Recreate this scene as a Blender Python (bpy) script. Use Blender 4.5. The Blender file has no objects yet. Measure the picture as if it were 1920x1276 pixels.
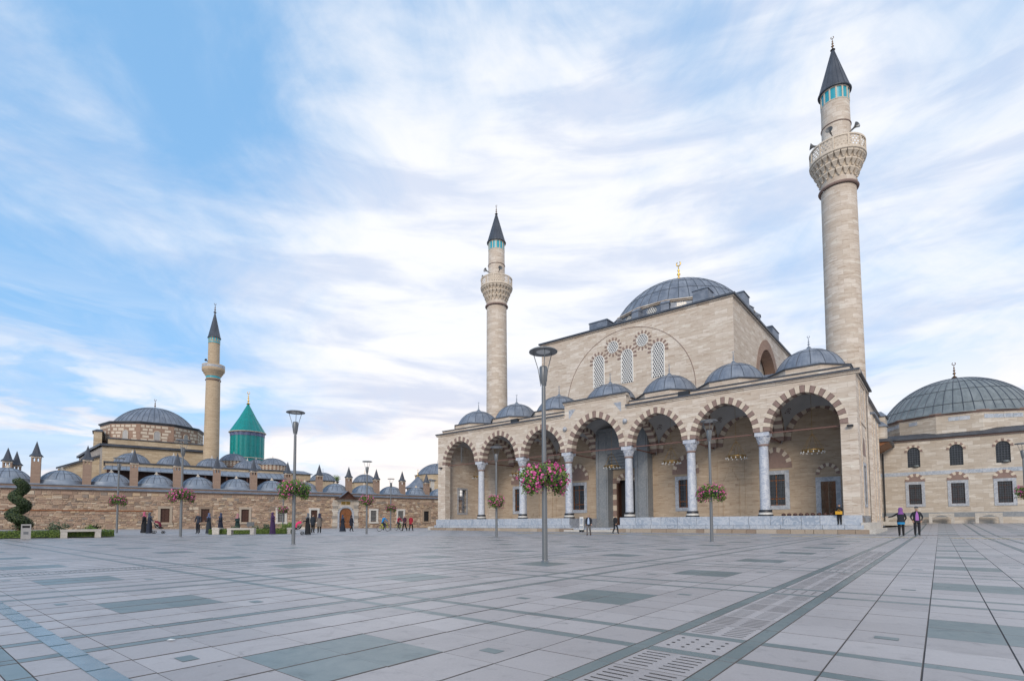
import bpy, bmesh, math, random
from math import sin, cos, pi, radians, sqrt, atan2
from mathutils import Vector, Matrix
random.seed(7)
scene = bpy.context.scene
C = scene.collection

# ------------------------------------------------------------------ camera
cam_d = bpy.data.cameras.new('camera'); cam = bpy.data.objects.new('camera', cam_d); C.objects.link(cam)
cam_d.sensor_width = 36.0; cam_d.lens = 985/1920*36
cam_d.shift_y = (923-638)/1920
cam_d.clip_start = 0.1; cam_d.clip_end = 9000
PITCH = math.atan(985/17500); ROLL = 0.005
cam.matrix_world = Matrix.Translation((0, 0, 1.0)) @ Matrix.Rotation(radians(90)+PITCH, 4, 'X') @ Matrix.Rotation(-ROLL, 4, 'Z')
scene.camera = cam
scene.render.resolution_x = 1024; scene.render.resolution_y = 680

# ------------------------------------------------------------------ exposure, sun
vs = scene.view_settings
vs.view_transform = 'Standard'; vs.look = 'None'; vs.gamma = 1.0; vs.exposure = 0.42
SUN_AZ = radians(192)     # compass bearing of the sun seen from the scene, 0 = +Y, clockwise
SUN_EL = radians(27)
sd = bpy.data.lights.new('sun', 'SUN'); so = bpy.data.objects.new('sun', sd); C.objects.link(so)
sd.energy = 1.5; sd.angle = radians(18); sd.color = (1.0, 0.87, 0.72)
sdir = Vector((sin(SUN_AZ)*cos(SUN_EL), cos(SUN_AZ)*cos(SUN_EL), sin(SUN_EL)))
so.rotation_euler = sdir.to_track_quat('Z', 'Y').to_euler()

# ------------------------------------------------------------------ node helpers
class NT:
    def __init__(s, nt): s.nt = nt; s.L = nt.links
    def n(s, t, **k):
        x = s.nt.nodes.new(t)
        for a, b in k.items(): setattr(x, a, b)
        return x
    def set(s, sock, v):
        if isinstance(v, bpy.types.NodeSocket): s.L.new(v, sock)
        elif v is not None: sock.default_value = v
    def m(s, op, a, b=None, c=None, clamp=False):
        x = s.n('ShaderNodeMath', operation=op); x.use_clamp = clamp
        s.set(x.inputs[0], a); s.set(x.inputs[1], b)
        if c is not None: s.set(x.inputs[2], c)
        return x.outputs[0]
    def vm(s, op, a, b=None):
        x = s.n('ShaderNodeVectorMath', operation=op); s.set(x.inputs[0], a)
        if b is not None: s.set(x.inputs[1], b)
        return x.outputs['Value'] if op in ('DOT_PRODUCT', 'LENGTH') else x.outputs[0]
    def sep(s, v):
        x = s.n('ShaderNodeSeparateXYZ'); s.set(x.inputs[0], v); return x.outputs
    def comb(s, a, b, c):
        x = s.n('ShaderNodeCombineXYZ')
        for i, v in enumerate((a, b, c)): s.set(x.inputs[i], v)
        return x.outputs[0]
    def noise(s, v, scale, detail=4, rough=0.55, dist=0.0):
        x = s.n('ShaderNodeTexNoise'); s.set(x.inputs['Vector'], v)
        x.inputs['Scale'].default_value = scale; x.inputs['Detail'].default_value = detail
        x.inputs['Roughness'].default_value = rough; x.inputs['Distortion'].default_value = dist
        return x.outputs['Fac']
    def ramp(s, f, stops, interp='LINEAR'):
        x = s.n('ShaderNodeValToRGB'); x.color_ramp.interpolation = interp
        e = x.color_ramp.elements
        while len(e) > len(stops): e.remove(e[-1])
        while len(e) < len(stops): e.new(0.5)
        for i, (p, c) in enumerate(stops):
            e[i].position = p; e[i].color = (c[0], c[1], c[2], 1) if not isinstance(c, (int, float)) else (c, c, c, 1)
        s.set(x.inputs[0], f); return x.outputs[0]
    def mix(s, f, a, b, blend='MIX'):
        x = s.n('ShaderNodeMix', data_type='RGBA', blend_type=blend); x.clamp_factor = True
        s.set(x.inputs[0], f)
        for i, v in ((6, a), (7, b)):
            if isinstance(v, (tuple, list)): v = (v[0], v[1], v[2], 1)
            s.set(x.inputs[i], v)
        return x.outputs[2]
    def smooth(s, v, lo, hi, a=0.0, b=1.0):
        x = s.n('ShaderNodeMapRange', interpolation_type='SMOOTHSTEP'); s.set(x.inputs[0], v)
        for i, q in ((1, lo), (2, hi), (3, a), (4, b)): x.inputs[i].default_value = q
        return x.outputs[0]

# ------------------------------------------------------------------ world: daylight sky with clouds
world = bpy.data.worlds.new('World'); scene.world = world; world.use_nodes = True
w = NT(world.node_tree); world.node_tree.nodes.clear()
sky = w.n('ShaderNodeTexSky', sky_type='NISHITA'); sky.sun_disc = False
sky.sun_elevation = SUN_EL; sky.sun_rotation = SUN_AZ
sky.air_density = 1.0; sky.dust_density = 0.6; sky.ozone_density = 1.6
tc = w.n('ShaderNodeTexCoord'); dirv = tc.outputs['Generated']
dx, dy, dz = w.sep(dirv)
zc = w.m('ADD', w.m('MAXIMUM', dz, 0.0), 0.16)
px_, py_ = w.m('DIVIDE', dx, zc), w.m('DIVIDE', dy, zc)
# streaks of high cloud run away from the viewer towards the horizon
flow = w.comb(w.m('MULTIPLY', px_, 1.0), w.m('MULTIPLY', py_, 0.55), 0.0)
n1 = w.noise(flow, 1.25, 7, 0.54, 1.3)
n2 = w.noise(w.comb(px_, py_, 3.7), 0.75, 5, 0.5, 0.3)
n3 = w.noise(w.comb(w.m('MULTIPLY', px_, 2.4), w.m('MULTIPLY', py_, 1.0), 9.1), 1.6, 9, 0.62, 1.6)
iso = w.noise(w.comb(w.m('MULTIPLY', dx, 1.0), w.m('MULTIPLY', dy, 1.0), w.m('MULTIPLY', dz, 1.7)), 3.4, 9, 0.58, 0.6)
cov = w.m('ADD', w.m('ADD', w.m('MULTIPLY', n1, 0.20), w.m('MULTIPLY', n2, 0.33)), w.m('MULTIPLY', iso, 0.60))
cov = w.m('ADD', cov, w.m('MULTIPLY', n3, 0.16))
def toward(v, lo, hi): return w.smooth(w.vm('DOT_PRODUCT', dirv, Vector(v).normalized()), lo, hi)
cov = w.m('ADD', cov, w.m('MULTIPLY', dx, 0.10))
cov = w.m('SUBTRACT', cov, w.m('MULTIPLY', toward((-.78, 1, .56), 0.80, 0.995), 0.085))
cov = w.m('ADD', cov, w.m('MULTIPLY', toward((-.05, 1, .36), 0.86, 0.99), 0.26))
mask = w.smooth(cov, 0.42, 0.82)
puff = w.noise(w.comb(w.m('MULTIPLY', dx, 2.4), w.m('MULTIPLY', dy, 2.4), w.m('MULTIPLY', dz, 11.0)), 1.5, 10, 0.56, 0.5)
lowmask = w.m('MULTIPLY', w.smooth(puff, 0.40, 0.60), w.smooth(dz, 0.42, 0.12))
mask = w.m('MAXIMUM', w.m('MULTIPLY', mask, 0.94), w.m('MULTIPLY', lowmask, 0.92))
mask = w.m('MAXIMUM', mask, w.smooth(dz, 0.22, 0.0, 0.0, 0.75))
shade = w.noise(w.comb(w.m('MULTIPLY', dx, 1.8), w.m('MULTIPLY', dy, 1.8), w.m('MULTIPLY', dz, 9.0)), 2.0, 8, 0.55, 0.4)
ccol = w.mix(w.smooth(shade, 0.36, 0.60), (0.66, 0.71, 0.83), (0.90, 0.90, 0.92))
warm = w.mix(w.smooth(shade, 0.38, 0.58), (0.66, 0.65, 0.74), (0.98, 0.90, 0.85))
ccol = w.mix(w.smooth(dz, 0.36, 0.05), ccol, warm)
skyc = w.mix(1.0, sky.outputs[0], (0.15, 0.15, 0.15), 'MULTIPLY')
skyc = w.mix(0.65, skyc, (0.27, 0.56, 0.93))
col = w.mix(mask, skyc, ccol)
bg = w.n('ShaderNodeBackground'); w.set(bg.inputs[0], col); bg.inputs[1].default_value = 0.86
wo = w.n('ShaderNodeOutputWorld'); w.L.new(bg.outputs[0], wo.inputs[0])

# ------------------------------------------------------------------ frames
TH = radians(50.9)
MO = Vector((26.1, 39.3, 0)); M_ROT = -radians(39.1)          # mosque frame: x = along the facade to the right, y = into the building
UX, UY = -sin(TH), cos(TH); VX, VY = cos(TH), sin(TH)
def m2w(x, y, z=0): u = -x; return Vector((MO.x+u*UX+y*VX, MO.y+u*UY+y*VY, z))
def w2m(X, Y):
    a, b = X-MO.x, Y-MO.y
    return -(a*UX+b*UY), a*VX+b*VY
WA = Vector((-58.01, 59.52, 0)); W_ROT = atan2(34.55, 44.73)   # museum frame: x = along the wall to the right, y = behind the wall
def wall2w(s, t, z=0):
    return Vector((WA.x+s*cos(W_ROT)-t*sin(W_ROT), WA.y+s*sin(W_ROT)+t*cos(W_ROT), z))
def gz(X, Y):
    x, y = w2m(X, Y); k = min(1, max(0, (1+x)/3))
    return 0.008*max(0, -X) + k*0.018*max(0, min(y, 45)+4)

# ------------------------------------------------------------------ mesh helpers
class MB:
    def __init__(s): s.v = []; s.f = []; s.m = []; s.s = []; s.r = []
    def face(s, pts, mi=0, sm=False, rnd=0.0):
        k = len(s.v); s.v += [tuple(p) for p in pts]; s.f.append(tuple(range(k, k+len(pts)))); s.m.append(mi); s.s.append(sm); s.r.append(rnd)
    def box(s, x0, x1, y0, y1, z0, z1, mi=0, rnd=0.0, M=None):
        p = [(x0,y0,z0),(x1,y0,z0),(x1,y1,z0),(x0,y1,z0),(x0,y0,z1),(x1,y0,z1),(x1,y1,z1),(x0,y1,z1)]
        if M is not None: p = [tuple(M @ Vector(q)) for q in p]
        k = len(s.v); s.v += p
        for f in ((0,3,2,1),(4,5,6,7),(0,1,5,4),(1,2,6,5),(2,3,7,6),(3,0,4,7)):
            s.f.append(tuple(k+i for i in f)); s.m.append(mi); s.s.append(False); s.r.append(rnd)
    def frustum(s, x0, x1, y0, y1, z0, X0, X1, Y0, Y1, z1, mi=0):
        p = [(x0,y0,z0),(x1,y0,z0),(x1,y1,z0),(x0,y1,z0),(X0,Y0,z1),(X1,Y0,z1),(X1,Y1,z1),(X0,Y1,z1)]
        k = len(s.v); s.v += p
        for f in ((0,3,2,1),(4,5,6,7),(0,1,5,4),(1,2,6,5),(2,3,7,6),(3,0,4,7)):
            s.f.append(tuple(k+i for i in f)); s.m.append(mi); s.s.append(False); s.r.append(0)
    def grid(s, rows, mi=0, sm=True, closed=False, rnd=0.0):
        k = len(s.v); n = len(rows[0])
        for r in rows: s.v += [tuple(p) for p in r]
        for i in range(len(rows)-1):
            for j in range(n if closed else n-1):
                a, b = k+i*n+j, k+i*n+(j+1) % n
                s.f.append((a, b, b+n, a+n)); s.m.append(mi); s.s.append(sm); s.r.append(rnd)
    def lathe(s, prof, n=24, c=(0,0,0), mi=0, sm=True, rot=0.0, sx=1.0, sy=1.0):
        rows = [[(c[0]+r*sx*cos(rot+2*pi*j/n), c[1]+r*sy*sin(rot+2*pi*j/n), c[2]+z) for j in range(n)] for r, z in prof]
        s.grid(rows, mi, sm, True)
    def cap(s, r, z, n, c=(0,0,0), mi=0, rot=0.0, up=True):
        p = [(c[0]+r*cos(rot+2*pi*j/n), c[1]+r*sin(rot+2*pi*j/n), c[2]+z) for j in range(n)]
        s.face(p if up else p[::-1], mi)
    def tube(s, pts, rad, n=8, mi=0, sm=True, caps=True):
        pts = [Vector(p) for p in pts]
        if not isinstance(rad, (list, tuple)): rad = [rad]*len(pts)
        rows = []; prev = None
        for i, p in enumerate(pts):
            t = (pts[min(i+1, len(pts)-1)]-pts[max(i-1, 0)]).normalized()
            if prev is None:
                a = Vector((0,0,1)) if abs(t.z) < .9 else Vector((1,0,0)); e1 = t.cross(a).normalized()
            else:
                e1 = (prev - t*prev.dot(t)).normalized()
            prev = e1; e2 = t.cross(e1)
            rows.append([p + (e1*cos(2*pi*j/n)+e2*sin(2*pi*j/n))*rad[i] for j in range(n)])
        s.grid(rows, mi, sm, True)
        if caps: s.face(rows[0][::-1], mi); s.face(rows[-1], mi)
    def ball(s, c, r, mi=0, n=10, m=6, sz=1.0):
        s.lathe([(max(1e-4, r*sin(pi*i/m)), -r*sz*cos(pi*i/m)) for i in range(m+1)], n, c, mi)
    def torus(s, c, R, r, n=24, k=6, mi=0, axis='Z', a0=0, a1=2*pi):
        full = abs(a1-a0-2*pi) < 1e-6; rows = []
        for i in range(n+1):
            a = a0+(a1-a0)*i/n; row = []
            for j in range(k):
                b = 2*pi*j/k; q = (R+r*cos(b)); p = (q*cos(a), q*sin(a), r*sin(b))
                if axis == 'X': p = (p[2], p[0], p[1])
                if axis == 'Y': p = (p[0], p[2], p[1])
                row.append((c[0]+p[0], c[1]+p[1], c[2]+p[2]))
            rows.append(row)
        s.grid(rows, mi, True, True)
    def mesh(s, name, mats):
        me = bpy.data.meshes.new(name); me.from_pydata(s.v, [], s.f)
        for m_ in (mats if isinstance(mats, (list, tuple)) else [mats]): me.materials.append(m_)
        me.polygons.foreach_set('material_index', s.m); me.polygons.foreach_set('use_smooth', s.s)
        if any(s.r):
            a = me.attributes.new('rnd', 'FLOAT', 'FACE'); a.data.foreach_set('value', s.r)
        me.update(); return me
    def build(s, name, mats, parent=None, kind=None):
        return link(name, s.mesh(name, mats), parent, kind)
def link(name, me, parent=None, kind=None):
    o = bpy.data.objects.new(name, me); C.objects.link(o)
    if parent is not None: o.parent = parent
    if kind: o['kind'] = kind
    return o
def tag(o, label, cat, group=None):
    o['label'] = label; o['category'] = cat
    if group: o['group'] = group
    return o
def thing(name, label, cat, loc=(0,0,0), rotz=0.0, group=None):
    o = bpy.data.objects.new(name, None); C.objects.link(o); o.empty_display_size = 0.3
    o.location = loc; o.rotation_euler = (0,0,rotz)
    return tag(o, label, cat, group)

# ------------------------------------------------------------------ materials
def mat(name):
    m = bpy.data.materials.new(name); m.use_nodes = True
    t = NT(m.node_tree); b = m.node_tree.nodes['Principled BSDF']; t.b = b; t.mat = m
    return t
def bump(t, h, strength=0.3, dist=0.02):
    x = t.n('ShaderNodeBump'); x.inputs['Strength'].default_value = strength; x.inputs['Distance'].default_value = dist
    t.set(x.inputs['Height'], h); t.L.new(x.outputs[0], t.b.inputs['Normal'])
def objco(t): return t.n('ShaderNodeTexCoord').outputs['Object']
def simple(name, col, rough=0.6, metal=0.0, var=0.12, scale=6.0, bmp=0.0):
    t = mat(name); co = objco(t); n = t.noise(co, scale, 4)
    c = t.mix(n, tuple(x*(1-var*1.6) for x in col), tuple(min(1, x*(1+var*1.6)) for x in col))
    t.set(t.b.inputs['Base Color'], c); t.b.inputs['Roughness'].default_value = rough; t.b.inputs['Metallic'].default_value = metal
    if bmp: bump(t, t.noise(co, scale*5, 5), bmp, 0.01)
    return t.mat
def rndval(t):
    oi = t.n('ShaderNodeObjectInfo'); at = t.n('ShaderNodeAttribute', attribute_name='rnd')
    return t.m('FRACT', t.m('ADD', oi.outputs['Random'], at.outputs['Fac']))
def wall_uv(t, cyl=0.0):
    co = objco(t); x, y, z = t.sep(co)
    if cyl:
        h = t.m('MULTIPLY', t.m('ARCTAN2', y, x), cyl)
    else:
        g = t.n('ShaderNodeNewGeometry')
        vt = t.n('ShaderNodeVectorTransform', vector_type='NORMAL', convert_from='WORLD', convert_to='OBJECT'); t.L.new(g.outputs['Normal'], vt.inputs[0])
        nx, ny, nz = t.sep(vt.outputs[0])
        side = t.m('GREATER_THAN', t.m('ABSOLUTE', nx), t.m('ABSOLUTE', ny))
        h = t.m('ADD', t.m('MULTIPLY', x, t.m('SUBTRACT', 1.0, side)), t.m('MULTIPLY', y, side))
    return co, h, z
def ashlar(name, c1, c2, cdark, bw=1.05, bh=0.36, cyl=0.0, joint=0.28, streak=0.8, mortar=0.009, brickvar=0.16):
    t = mat(name); co, h, z = wall_uv(t, cyl)
    uv = t.comb(h, z, 0)
    br = t.n('ShaderNodeTexBrick'); br.offset = 0.43; br.squash = 1.0
    t.set(br.inputs['Vector'], uv); br.inputs['Scale'].default_value = 1.0
    br.inputs['Color1'].default_value = (0,0,0,1); br.inputs['Color2'].default_value = (1,1,1,1); br.inputs['Mortar'].default_value = (.5,.5,.5,1)
    br.inputs['Mortar Size'].default_value = mortar; br.inputs['Mortar Smooth'].default_value = 0.3
    br.inputs['Brick Width'].default_value = bw; br.inputs['Row Height'].default_value = bh
    rv = t.sep(br.outputs['Color'])[0]
    off = t.m('MULTIPLY', rv, 13.0)
    st = t.noise(t.comb(t.m('ADD', t.m('MULTIPLY', h, 0.9), off), t.m('MULTIPLY', z, 8.0), off), 0.8, 7, 0.68, 0.08)
    st2 = t.noise(t.comb(t.m('MULTIPLY', h, 0.16), t.m('MULTIPLY', z, 0.5), 0), 1.0, 4, 0.6)
    st3 = t.noise(t.comb(t.m('ADD', t.m('MULTIPLY', h, 0.35), off), t.m('MULTIPLY', z, 3.2), 4.0), 1.0, 5, 0.6)
    f = t.m('ADD', t.m('ADD', t.m('MULTIPLY', rv, brickvar), t.m('MULTIPLY', st3, 0.55)), t.m('MULTIPLY', st2, 0.45))
    c = t.mix(t.smooth(f, 0.25, 0.85), c1, c2)
    c = t.mix(t.m('MULTIPLY', t.smooth(st, 0.50, 0.68), streak), c, cdark)
    patch = t.noise(t.comb(t.m('MULTIPLY', h, 0.55), t.m('MULTIPLY', z, 2.6), 7.0), 1.0, 6, 0.66, 0.1)
    c = t.mix(t.m('MULTIPLY', t.smooth(patch, 0.55, 0.70), 0.55), c, tuple(x*1.0 for x in cdark))
    c = t.mix(t.m('MULTIPLY', t.smooth(patch, 0.46, 0.34), 0.5), c, tuple(min(.78, x*1.18) for x in c1))
    grain = t.noise(co, 9.0, 6, 0.65)
    c = t.mix(t.m('MULTIPLY', t.smooth(grain, 0.60, 0.72), 0.35), c, tuple(x*0.55 for x in cdark))
    c = t.mix(t.m('MULTIPLY', br.outputs['Fac'], joint), c, tuple(x*0.7 for x in cdark))
    t.set(t.b.inputs['Base Color'], c); t.b.inputs['Roughness'].default_value = 0.85
    hgt = t.m('SUBTRACT', t.m('MULTIPLY', t.m('ADD', st, grain), 0.45), t.m('MULTIPLY', br.outputs['Fac'], 0.6))
    bump(t, hgt, 0.45, 0.02)
    return t.mat
TRAV = ((0.70,0.635,0.56), (0.53,0.45,0.37), (0.35,0.26,0.19))
m_trav = ashlar('travertine', *TRAV, bw=1.25, bh=0.40, joint=0.4, brickvar=0.42)
m_travi = ashlar('travertine_shade_tint', (0.46,0.375,0.285), (0.375,0.29,0.21), (0.24,0.165,0.11))  # travertine copy with the arcade's shade put into its darker, browner colour
m_travc = ashlar('travertine_round', *TRAV, cyl=1.45, bw=1.0, bh=0.45, joint=0.4, brickvar=0.42)
m_sand = ashlar('sandstone', (0.58,0.49,0.36), (0.45,0.355,0.24), (0.28,0.20,0.135), bw=0.95, bh=0.42, joint=0.5, streak=0.6, brickvar=0.45)
m_sandc = ashlar('sandstone_round', (0.52,0.415,0.29), (0.43,0.33,0.22), (0.28,0.195,0.125), cyl=1.1, bw=0.6, bh=0.3, joint=0.6, streak=0.4)
m_annex = ashlar('annex_stone', (0.64,0.60,0.54), (0.46,0.40,0.33), (0.32,0.26,0.21), bw=1.1, bh=0.5, joint=0.45, streak=0.6, brickvar=0.45)
m_greystone = ashlar('grey_stone_side_shade', (0.36,0.33,0.30), (0.27,0.24,0.21), (0.18,0.15,0.13), bw=0.8, bh=0.4, joint=0.7)  # grey stone; on the hall's left faces it stands in for shade
m_brick = ashlar('red_brick', (0.40,0.275,0.205), (0.32,0.21,0.155), (0.18,0.105,0.075), bw=0.26, bh=0.085, joint=0.8, streak=0.3, mortar=0.01)
m_chimney = ashlar('chimney_brick', (0.38,0.27,0.205), (0.30,0.205,0.155), (0.20,0.135,0.10), bw=0.24, bh=0.075, joint=0.6, streak=0.3, mortar=0.01)
def marble(name, a, b, vein, rough=0.45):
    t = mat(name); co = objco(t); r = rndval(t)
    co2 = t.vm('ADD', co, t.comb(t.m('MULTIPLY', r, 37.0), t.m('MULTIPLY', r, 11.0), 0))
    n = t.noise(co2, 1.3, 7, 0.62, 1.6); n2 = t.noise(co2, 6.0, 5, 0.6)
    c = t.mix(t.m('ADD', t.m('MULTIPLY', r, 0.65), t.m('MULTIPLY', n2, 0.35)), a, b)
    v = t.m('SUBTRACT', 1.0, t.m('MULTIPLY', t.m('ABSOLUTE', t.m('SUBTRACT', n, 0.5)), 16.0), clamp=True)
    c = t.mix(t.m('MULTIPLY', v, 0.7), c, vein)
    t.set(t.b.inputs['Base Color'], c); t.b.inputs['Roughness'].default_value = rough
    bump(t, n2, 0.2, 0.01)
    return t.mat
m_marble = marble('plinth_marble', (0.24,0.29,0.36), (0.40,0.44,0.50), (0.54,0.56,0.59))
m_colm = marble('column_marble', (0.36,0.395,0.47), (0.44,0.47,0.53), (0.66,0.67,0.68), 0.4)
m_grey = marble('portal_marble', (0.18,0.20,0.22), (0.225,0.245,0.265), (0.29,0.30,0.315), 0.5)
m_frame = marble('window_frame_marble', (0.26,0.285,0.33), (0.345,0.37,0.415), (0.52,0.54,0.57), 0.5)
m_white = marble('white_stone', (0.55,0.53,0.50), (0.64,0.62,0.58), (0.45,0.42,0.38), 0.6)
m_bench = marble('bench_stone', (0.46,0.43,0.39), (0.56,0.53,0.48), (0.38,0.35,0.31), 0.7)
def stone_rnd(name, stops, rough=0.9, sc=14.0, bmp=0.5):
    t = mat(name); co = objco(t); r = rndval(t)
    c = t.ramp(r, stops, 'CONSTANT'); n = t.noise(co, sc, 5, 0.6); n2 = t.noise(co, sc*0.3, 3)
    c = t.mix(t.m('MULTIPLY', n, 0.6), c, tuple((0.10,0.075,0.06)))
    c = t.mix(t.m('MULTIPLY', n2, 0.3), c, (0.42,0.33,0.25))
    t.set(t.b.inputs['Base Color'], c); t.b.inputs['Roughness'].default_value = rough
    bump(t, n, bmp, 0.02); return t.mat
m_rubble = stone_rnd('rubble', [(0,(0.46,0.33,0.24)),(0.12,(0.34,0.235,0.175)),(0.24,(0.56,0.43,0.315)),(0.36,(0.42,0.28,0.205)),(0.48,(0.24,0.18,0.145)),(0.56,(0.50,0.375,0.265)),(0.68,(0.38,0.26,0.195)),(0.78,(0.70,0.60,0.47)),(0.87,(0.26,0.225,0.20)),(0.93,(0.62,0.46,0.30))])
m_basecourse = stone_rnd('base_course', [(0,(0.45,0.38,0.30)),(0.3,(0.36,0.28,0.21)),(0.6,(0.52,0.45,0.37)),(0.85,(0.27,0.20,0.15))])
m_mortar = simple('mortar', (0.50,0.37,0.275), 0.95, var=0.2, scale=9, bmp=0.6)
m_dvous = simple('brown_voussoir', (0.245,0.172,0.148), 0.85, var=0.15, scale=3, bmp=0.3)
m_lvous = simple('cream_voussoir', (0.58,0.50,0.405), 0.85, var=0.1, scale=3, bmp=0.3)
def lead(name, a, b, rough=0.5):
    t = mat(name); co = objco(t); n = t.noise(co, 1.1, 6, 0.6, 0.4); n2 = t.noise(co, 7, 4)
    x, y, z = t.sep(co)
    drip = t.noise(t.comb(t.m('MULTIPLY', t.m('ARCTAN2', y, x), 9.0), t.m('MULTIPLY', z, 0.4), 0), 1.5, 4)
    f = t.m('ADD', t.m('MULTIPLY', n, 0.6), t.m('MULTIPLY', drip, 0.4))
    c = t.mix(t.smooth(f, 0.35, 0.68), a, b)
    t.set(t.b.inputs['Base Color'], c); t.b.inputs['Roughness'].default_value = rough; t.b.inputs['Metallic'].default_value = 0.25
    bump(t, n2, 0.12, 0.03); return t.mat
m_lead = lead('lead', (0.12,0.145,0.19), (0.24,0.27,0.32))
m_leadl = lead('lead_light', (0.17,0.205,0.26), (0.28,0.32,0.375))
m_leadg = lead('lead_green_grey', (0.14,0.165,0.175), (0.235,0.265,0.275))
m_leadd = lead('lead_dark', (0.045,0.052,0.068), (0.085,0.095,0.115))
m_seam = simple('lead_seam', (0.075,0.09,0.115), 0.5, 0.2)
m_teal = simple('teal_tile', (0.0,0.235,0.225), 0.35, var=0.25, scale=2.0)
m_tealw = simple('turquoise_tile', (0.02,0.33,0.42), 0.35, var=0.2, scale=8)
m_tilebelt = simple('blue_pattern_tile', (0.11,0.13,0.24), 0.4, var=0.6, scale=7)
m_gold = simple('gold', (0.80,0.50,0.12), 0.3, 0.9, var=0.05)
m_bronze = simple('bronze', (0.16,0.10,0.06), 0.45, 0.7)
m_brass = simple('chandelier_brass', (0.33,0.21,0.07), 0.4, 0.7)
m_iron = simple('tie_iron', (0.17,0.085,0.07), 0.7, 0.1)
m_dark = simple('dark_void', (0.012,0.012,0.013), 0.6)
m_wood = simple('door_wood', (0.22,0.085,0.03), 0.55, var=0.3, scale=4)
m_woodd = simple('dark_wood', (0.065,0.026,0.016), 0.6, var=0.3, scale=5)
m_glass = simple('window_glass', (0.03,0.035,0.042), 0.12, var=0.3, scale=0.8)
m_lattice = simple('white_lattice', (0.72,0.71,0.68), 0.7, var=0.05)
m_plaster = simple('vault_plaster', (0.40,0.40,0.40), 0.85, var=0.12, scale=0.9)
m_maroon = simple('rosette_paint', (0.075,0.03,0.03), 0.8)
m_pole = simple('lamp_grey_paint', (0.155,0.165,0.175), 0.4, 0.3, var=0.06)
m_glow = simple('lamp_diffuser', (0.62,0.63,0.62), 0.35)
m_black = simple('black_plastic', (0.018,0.020,0.024), 0.45)
m_steel = simple('steel_bin', (0.36,0.35,0.34), 0.45, 0.2)
m_tyre = simple('tyre', (0.016,0.016,0.017), 0.8)
m_yellow = simple('tactile_yellow', (0.50,0.36,0.10), 0.75, var=0.25, scale=3)

# ------------------------------------------------------------------ ground and paving
PU, PV, U0, V0 = 3.92, 4.0, -3.365, -43.035
def pave_mat():
    t = mat('plaza_paving'); co = objco(t); x, y, z = t.sep(co)
    u = t.m('FLOORED_MODULO', t.m('SUBTRACT', t.m('MULTIPLY', x, -1.0), U0), PU)
    v = t.m('FLOORED_MODULO', t.m('SUBTRACT', y, V0), PV)
    def rng(a, lo, hi): return t.m('MULTIPLY', t.m('GREATER_THAN', a, lo), t.m('LESS_THAN', a, hi))
    bands = t.m('MAXIMUM', t.m('MAXIMUM', rng(u, 0, .13), rng(u, .68, .81)), t.m('MAXIMUM', rng(v, 0, .13), rng(v, .67, .80)))
    su, sv = (PU-.81)/6, (PV-.8)/6
    sq = t.m('MULTIPLY', rng(u, .81+2*su, .81+4*su), rng(v, .8+2*sv, .8+4*sv))
    lu = t.m('FLOORED_MODULO', t.m('SUBTRACT', u, .81), su); lv = t.m('FLOORED_MODULO', t.m('SUBTRACT', v, .8), sv)
    joint = t.m('MAXIMUM', t.m('MAXIMUM', t.m('LESS_THAN', lu, .012), t.m('LESS_THAN', lv, .008)), 0.0)
    n = t.noise(co, 0.35, 4); n2 = t.noise(co, 30, 3)
    c = t.mix(t.m('ADD', t.m('MULTIPLY', n, .7), t.m('MULTIPLY', n2, .3)), (0.30,0.288,0.298), (0.40,0.385,0.395))
    c = t.mix(t.m('MAXIMUM', bands, sq), c, (0.105,0.145,0.155))
    c = t.mix(t.m('MULTIPLY', joint, 0.8), c, (0.05,0.05,0.05))
    t.set(t.b.inputs['Base Color'], c); t.b.inputs['Roughness'].default_value = 0.5
    return t.mat
def slab_mat(name, a, b, rough):
    t = mat(name); co = objco(t); r = rndval(t)
    geo = t.n('ShaderNodeNewGeometry').outputs['Position']
    n = t.noise(geo, 0.5, 4, 0.6); n2 = t.noise(geo, 55, 4, 0.7); n3 = t.noise(geo, 5.0, 5, 0.6, 0.6)
    f = t.m('ADD', t.m('ADD', t.m('MULTIPLY', n, .42), t.m('MULTIPLY', r, .24)), t.m('MULTIPLY', n2, .44))
    c = t.mix(t.smooth(f, 0.25, 0.95), a, b)
    c = t.mix(t.m('MULTIPLY', t.smooth(n3, 0.56, 0.75), 0.45), c, tuple(x*0.55 for x in a))
    vo = t.n('ShaderNodeTexVoronoi'); t.set(vo.inputs['Vector'], geo); vo.inputs['Scale'].default_value = 2.1
    c = t.mix(t.m('MULTIPLY', t.m('LESS_THAN', vo.outputs['Distance'], 0.035), 0.6), c, tuple(x*0.4 for x in a))
    st_ = t.noise(geo, 1.4, 6, 0.65, 0.8)
    c = t.mix(t.m('MULTIPLY', t.smooth(st_, 0.55, 0.72), 0.35), c, tuple(x*0.62 for x in a))
    t.set(t.b.inputs['Base Color'], c)
    t.set(t.b.inputs['Roughness'], t.m('ADD', rough, t.m('MULTIPLY', t.m('SUBTRACT', n3, 0.5), 0.25)))
    bump(t, n2, 0.10, 0.004); return t.mat
m_pave = pave_mat()
m_slab = slab_mat('granite_slab', (0.295,0.275,0.277), (0.465,0.438,0.438), 0.43)
m_slabd = slab_mat('dark_green_slab', (0.10,0.145,0.155), (0.165,0.215,0.225), 0.34)
m_slot = simple('drain_slot_dark', (0.012,0.012,0.013), 0.9)

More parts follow.
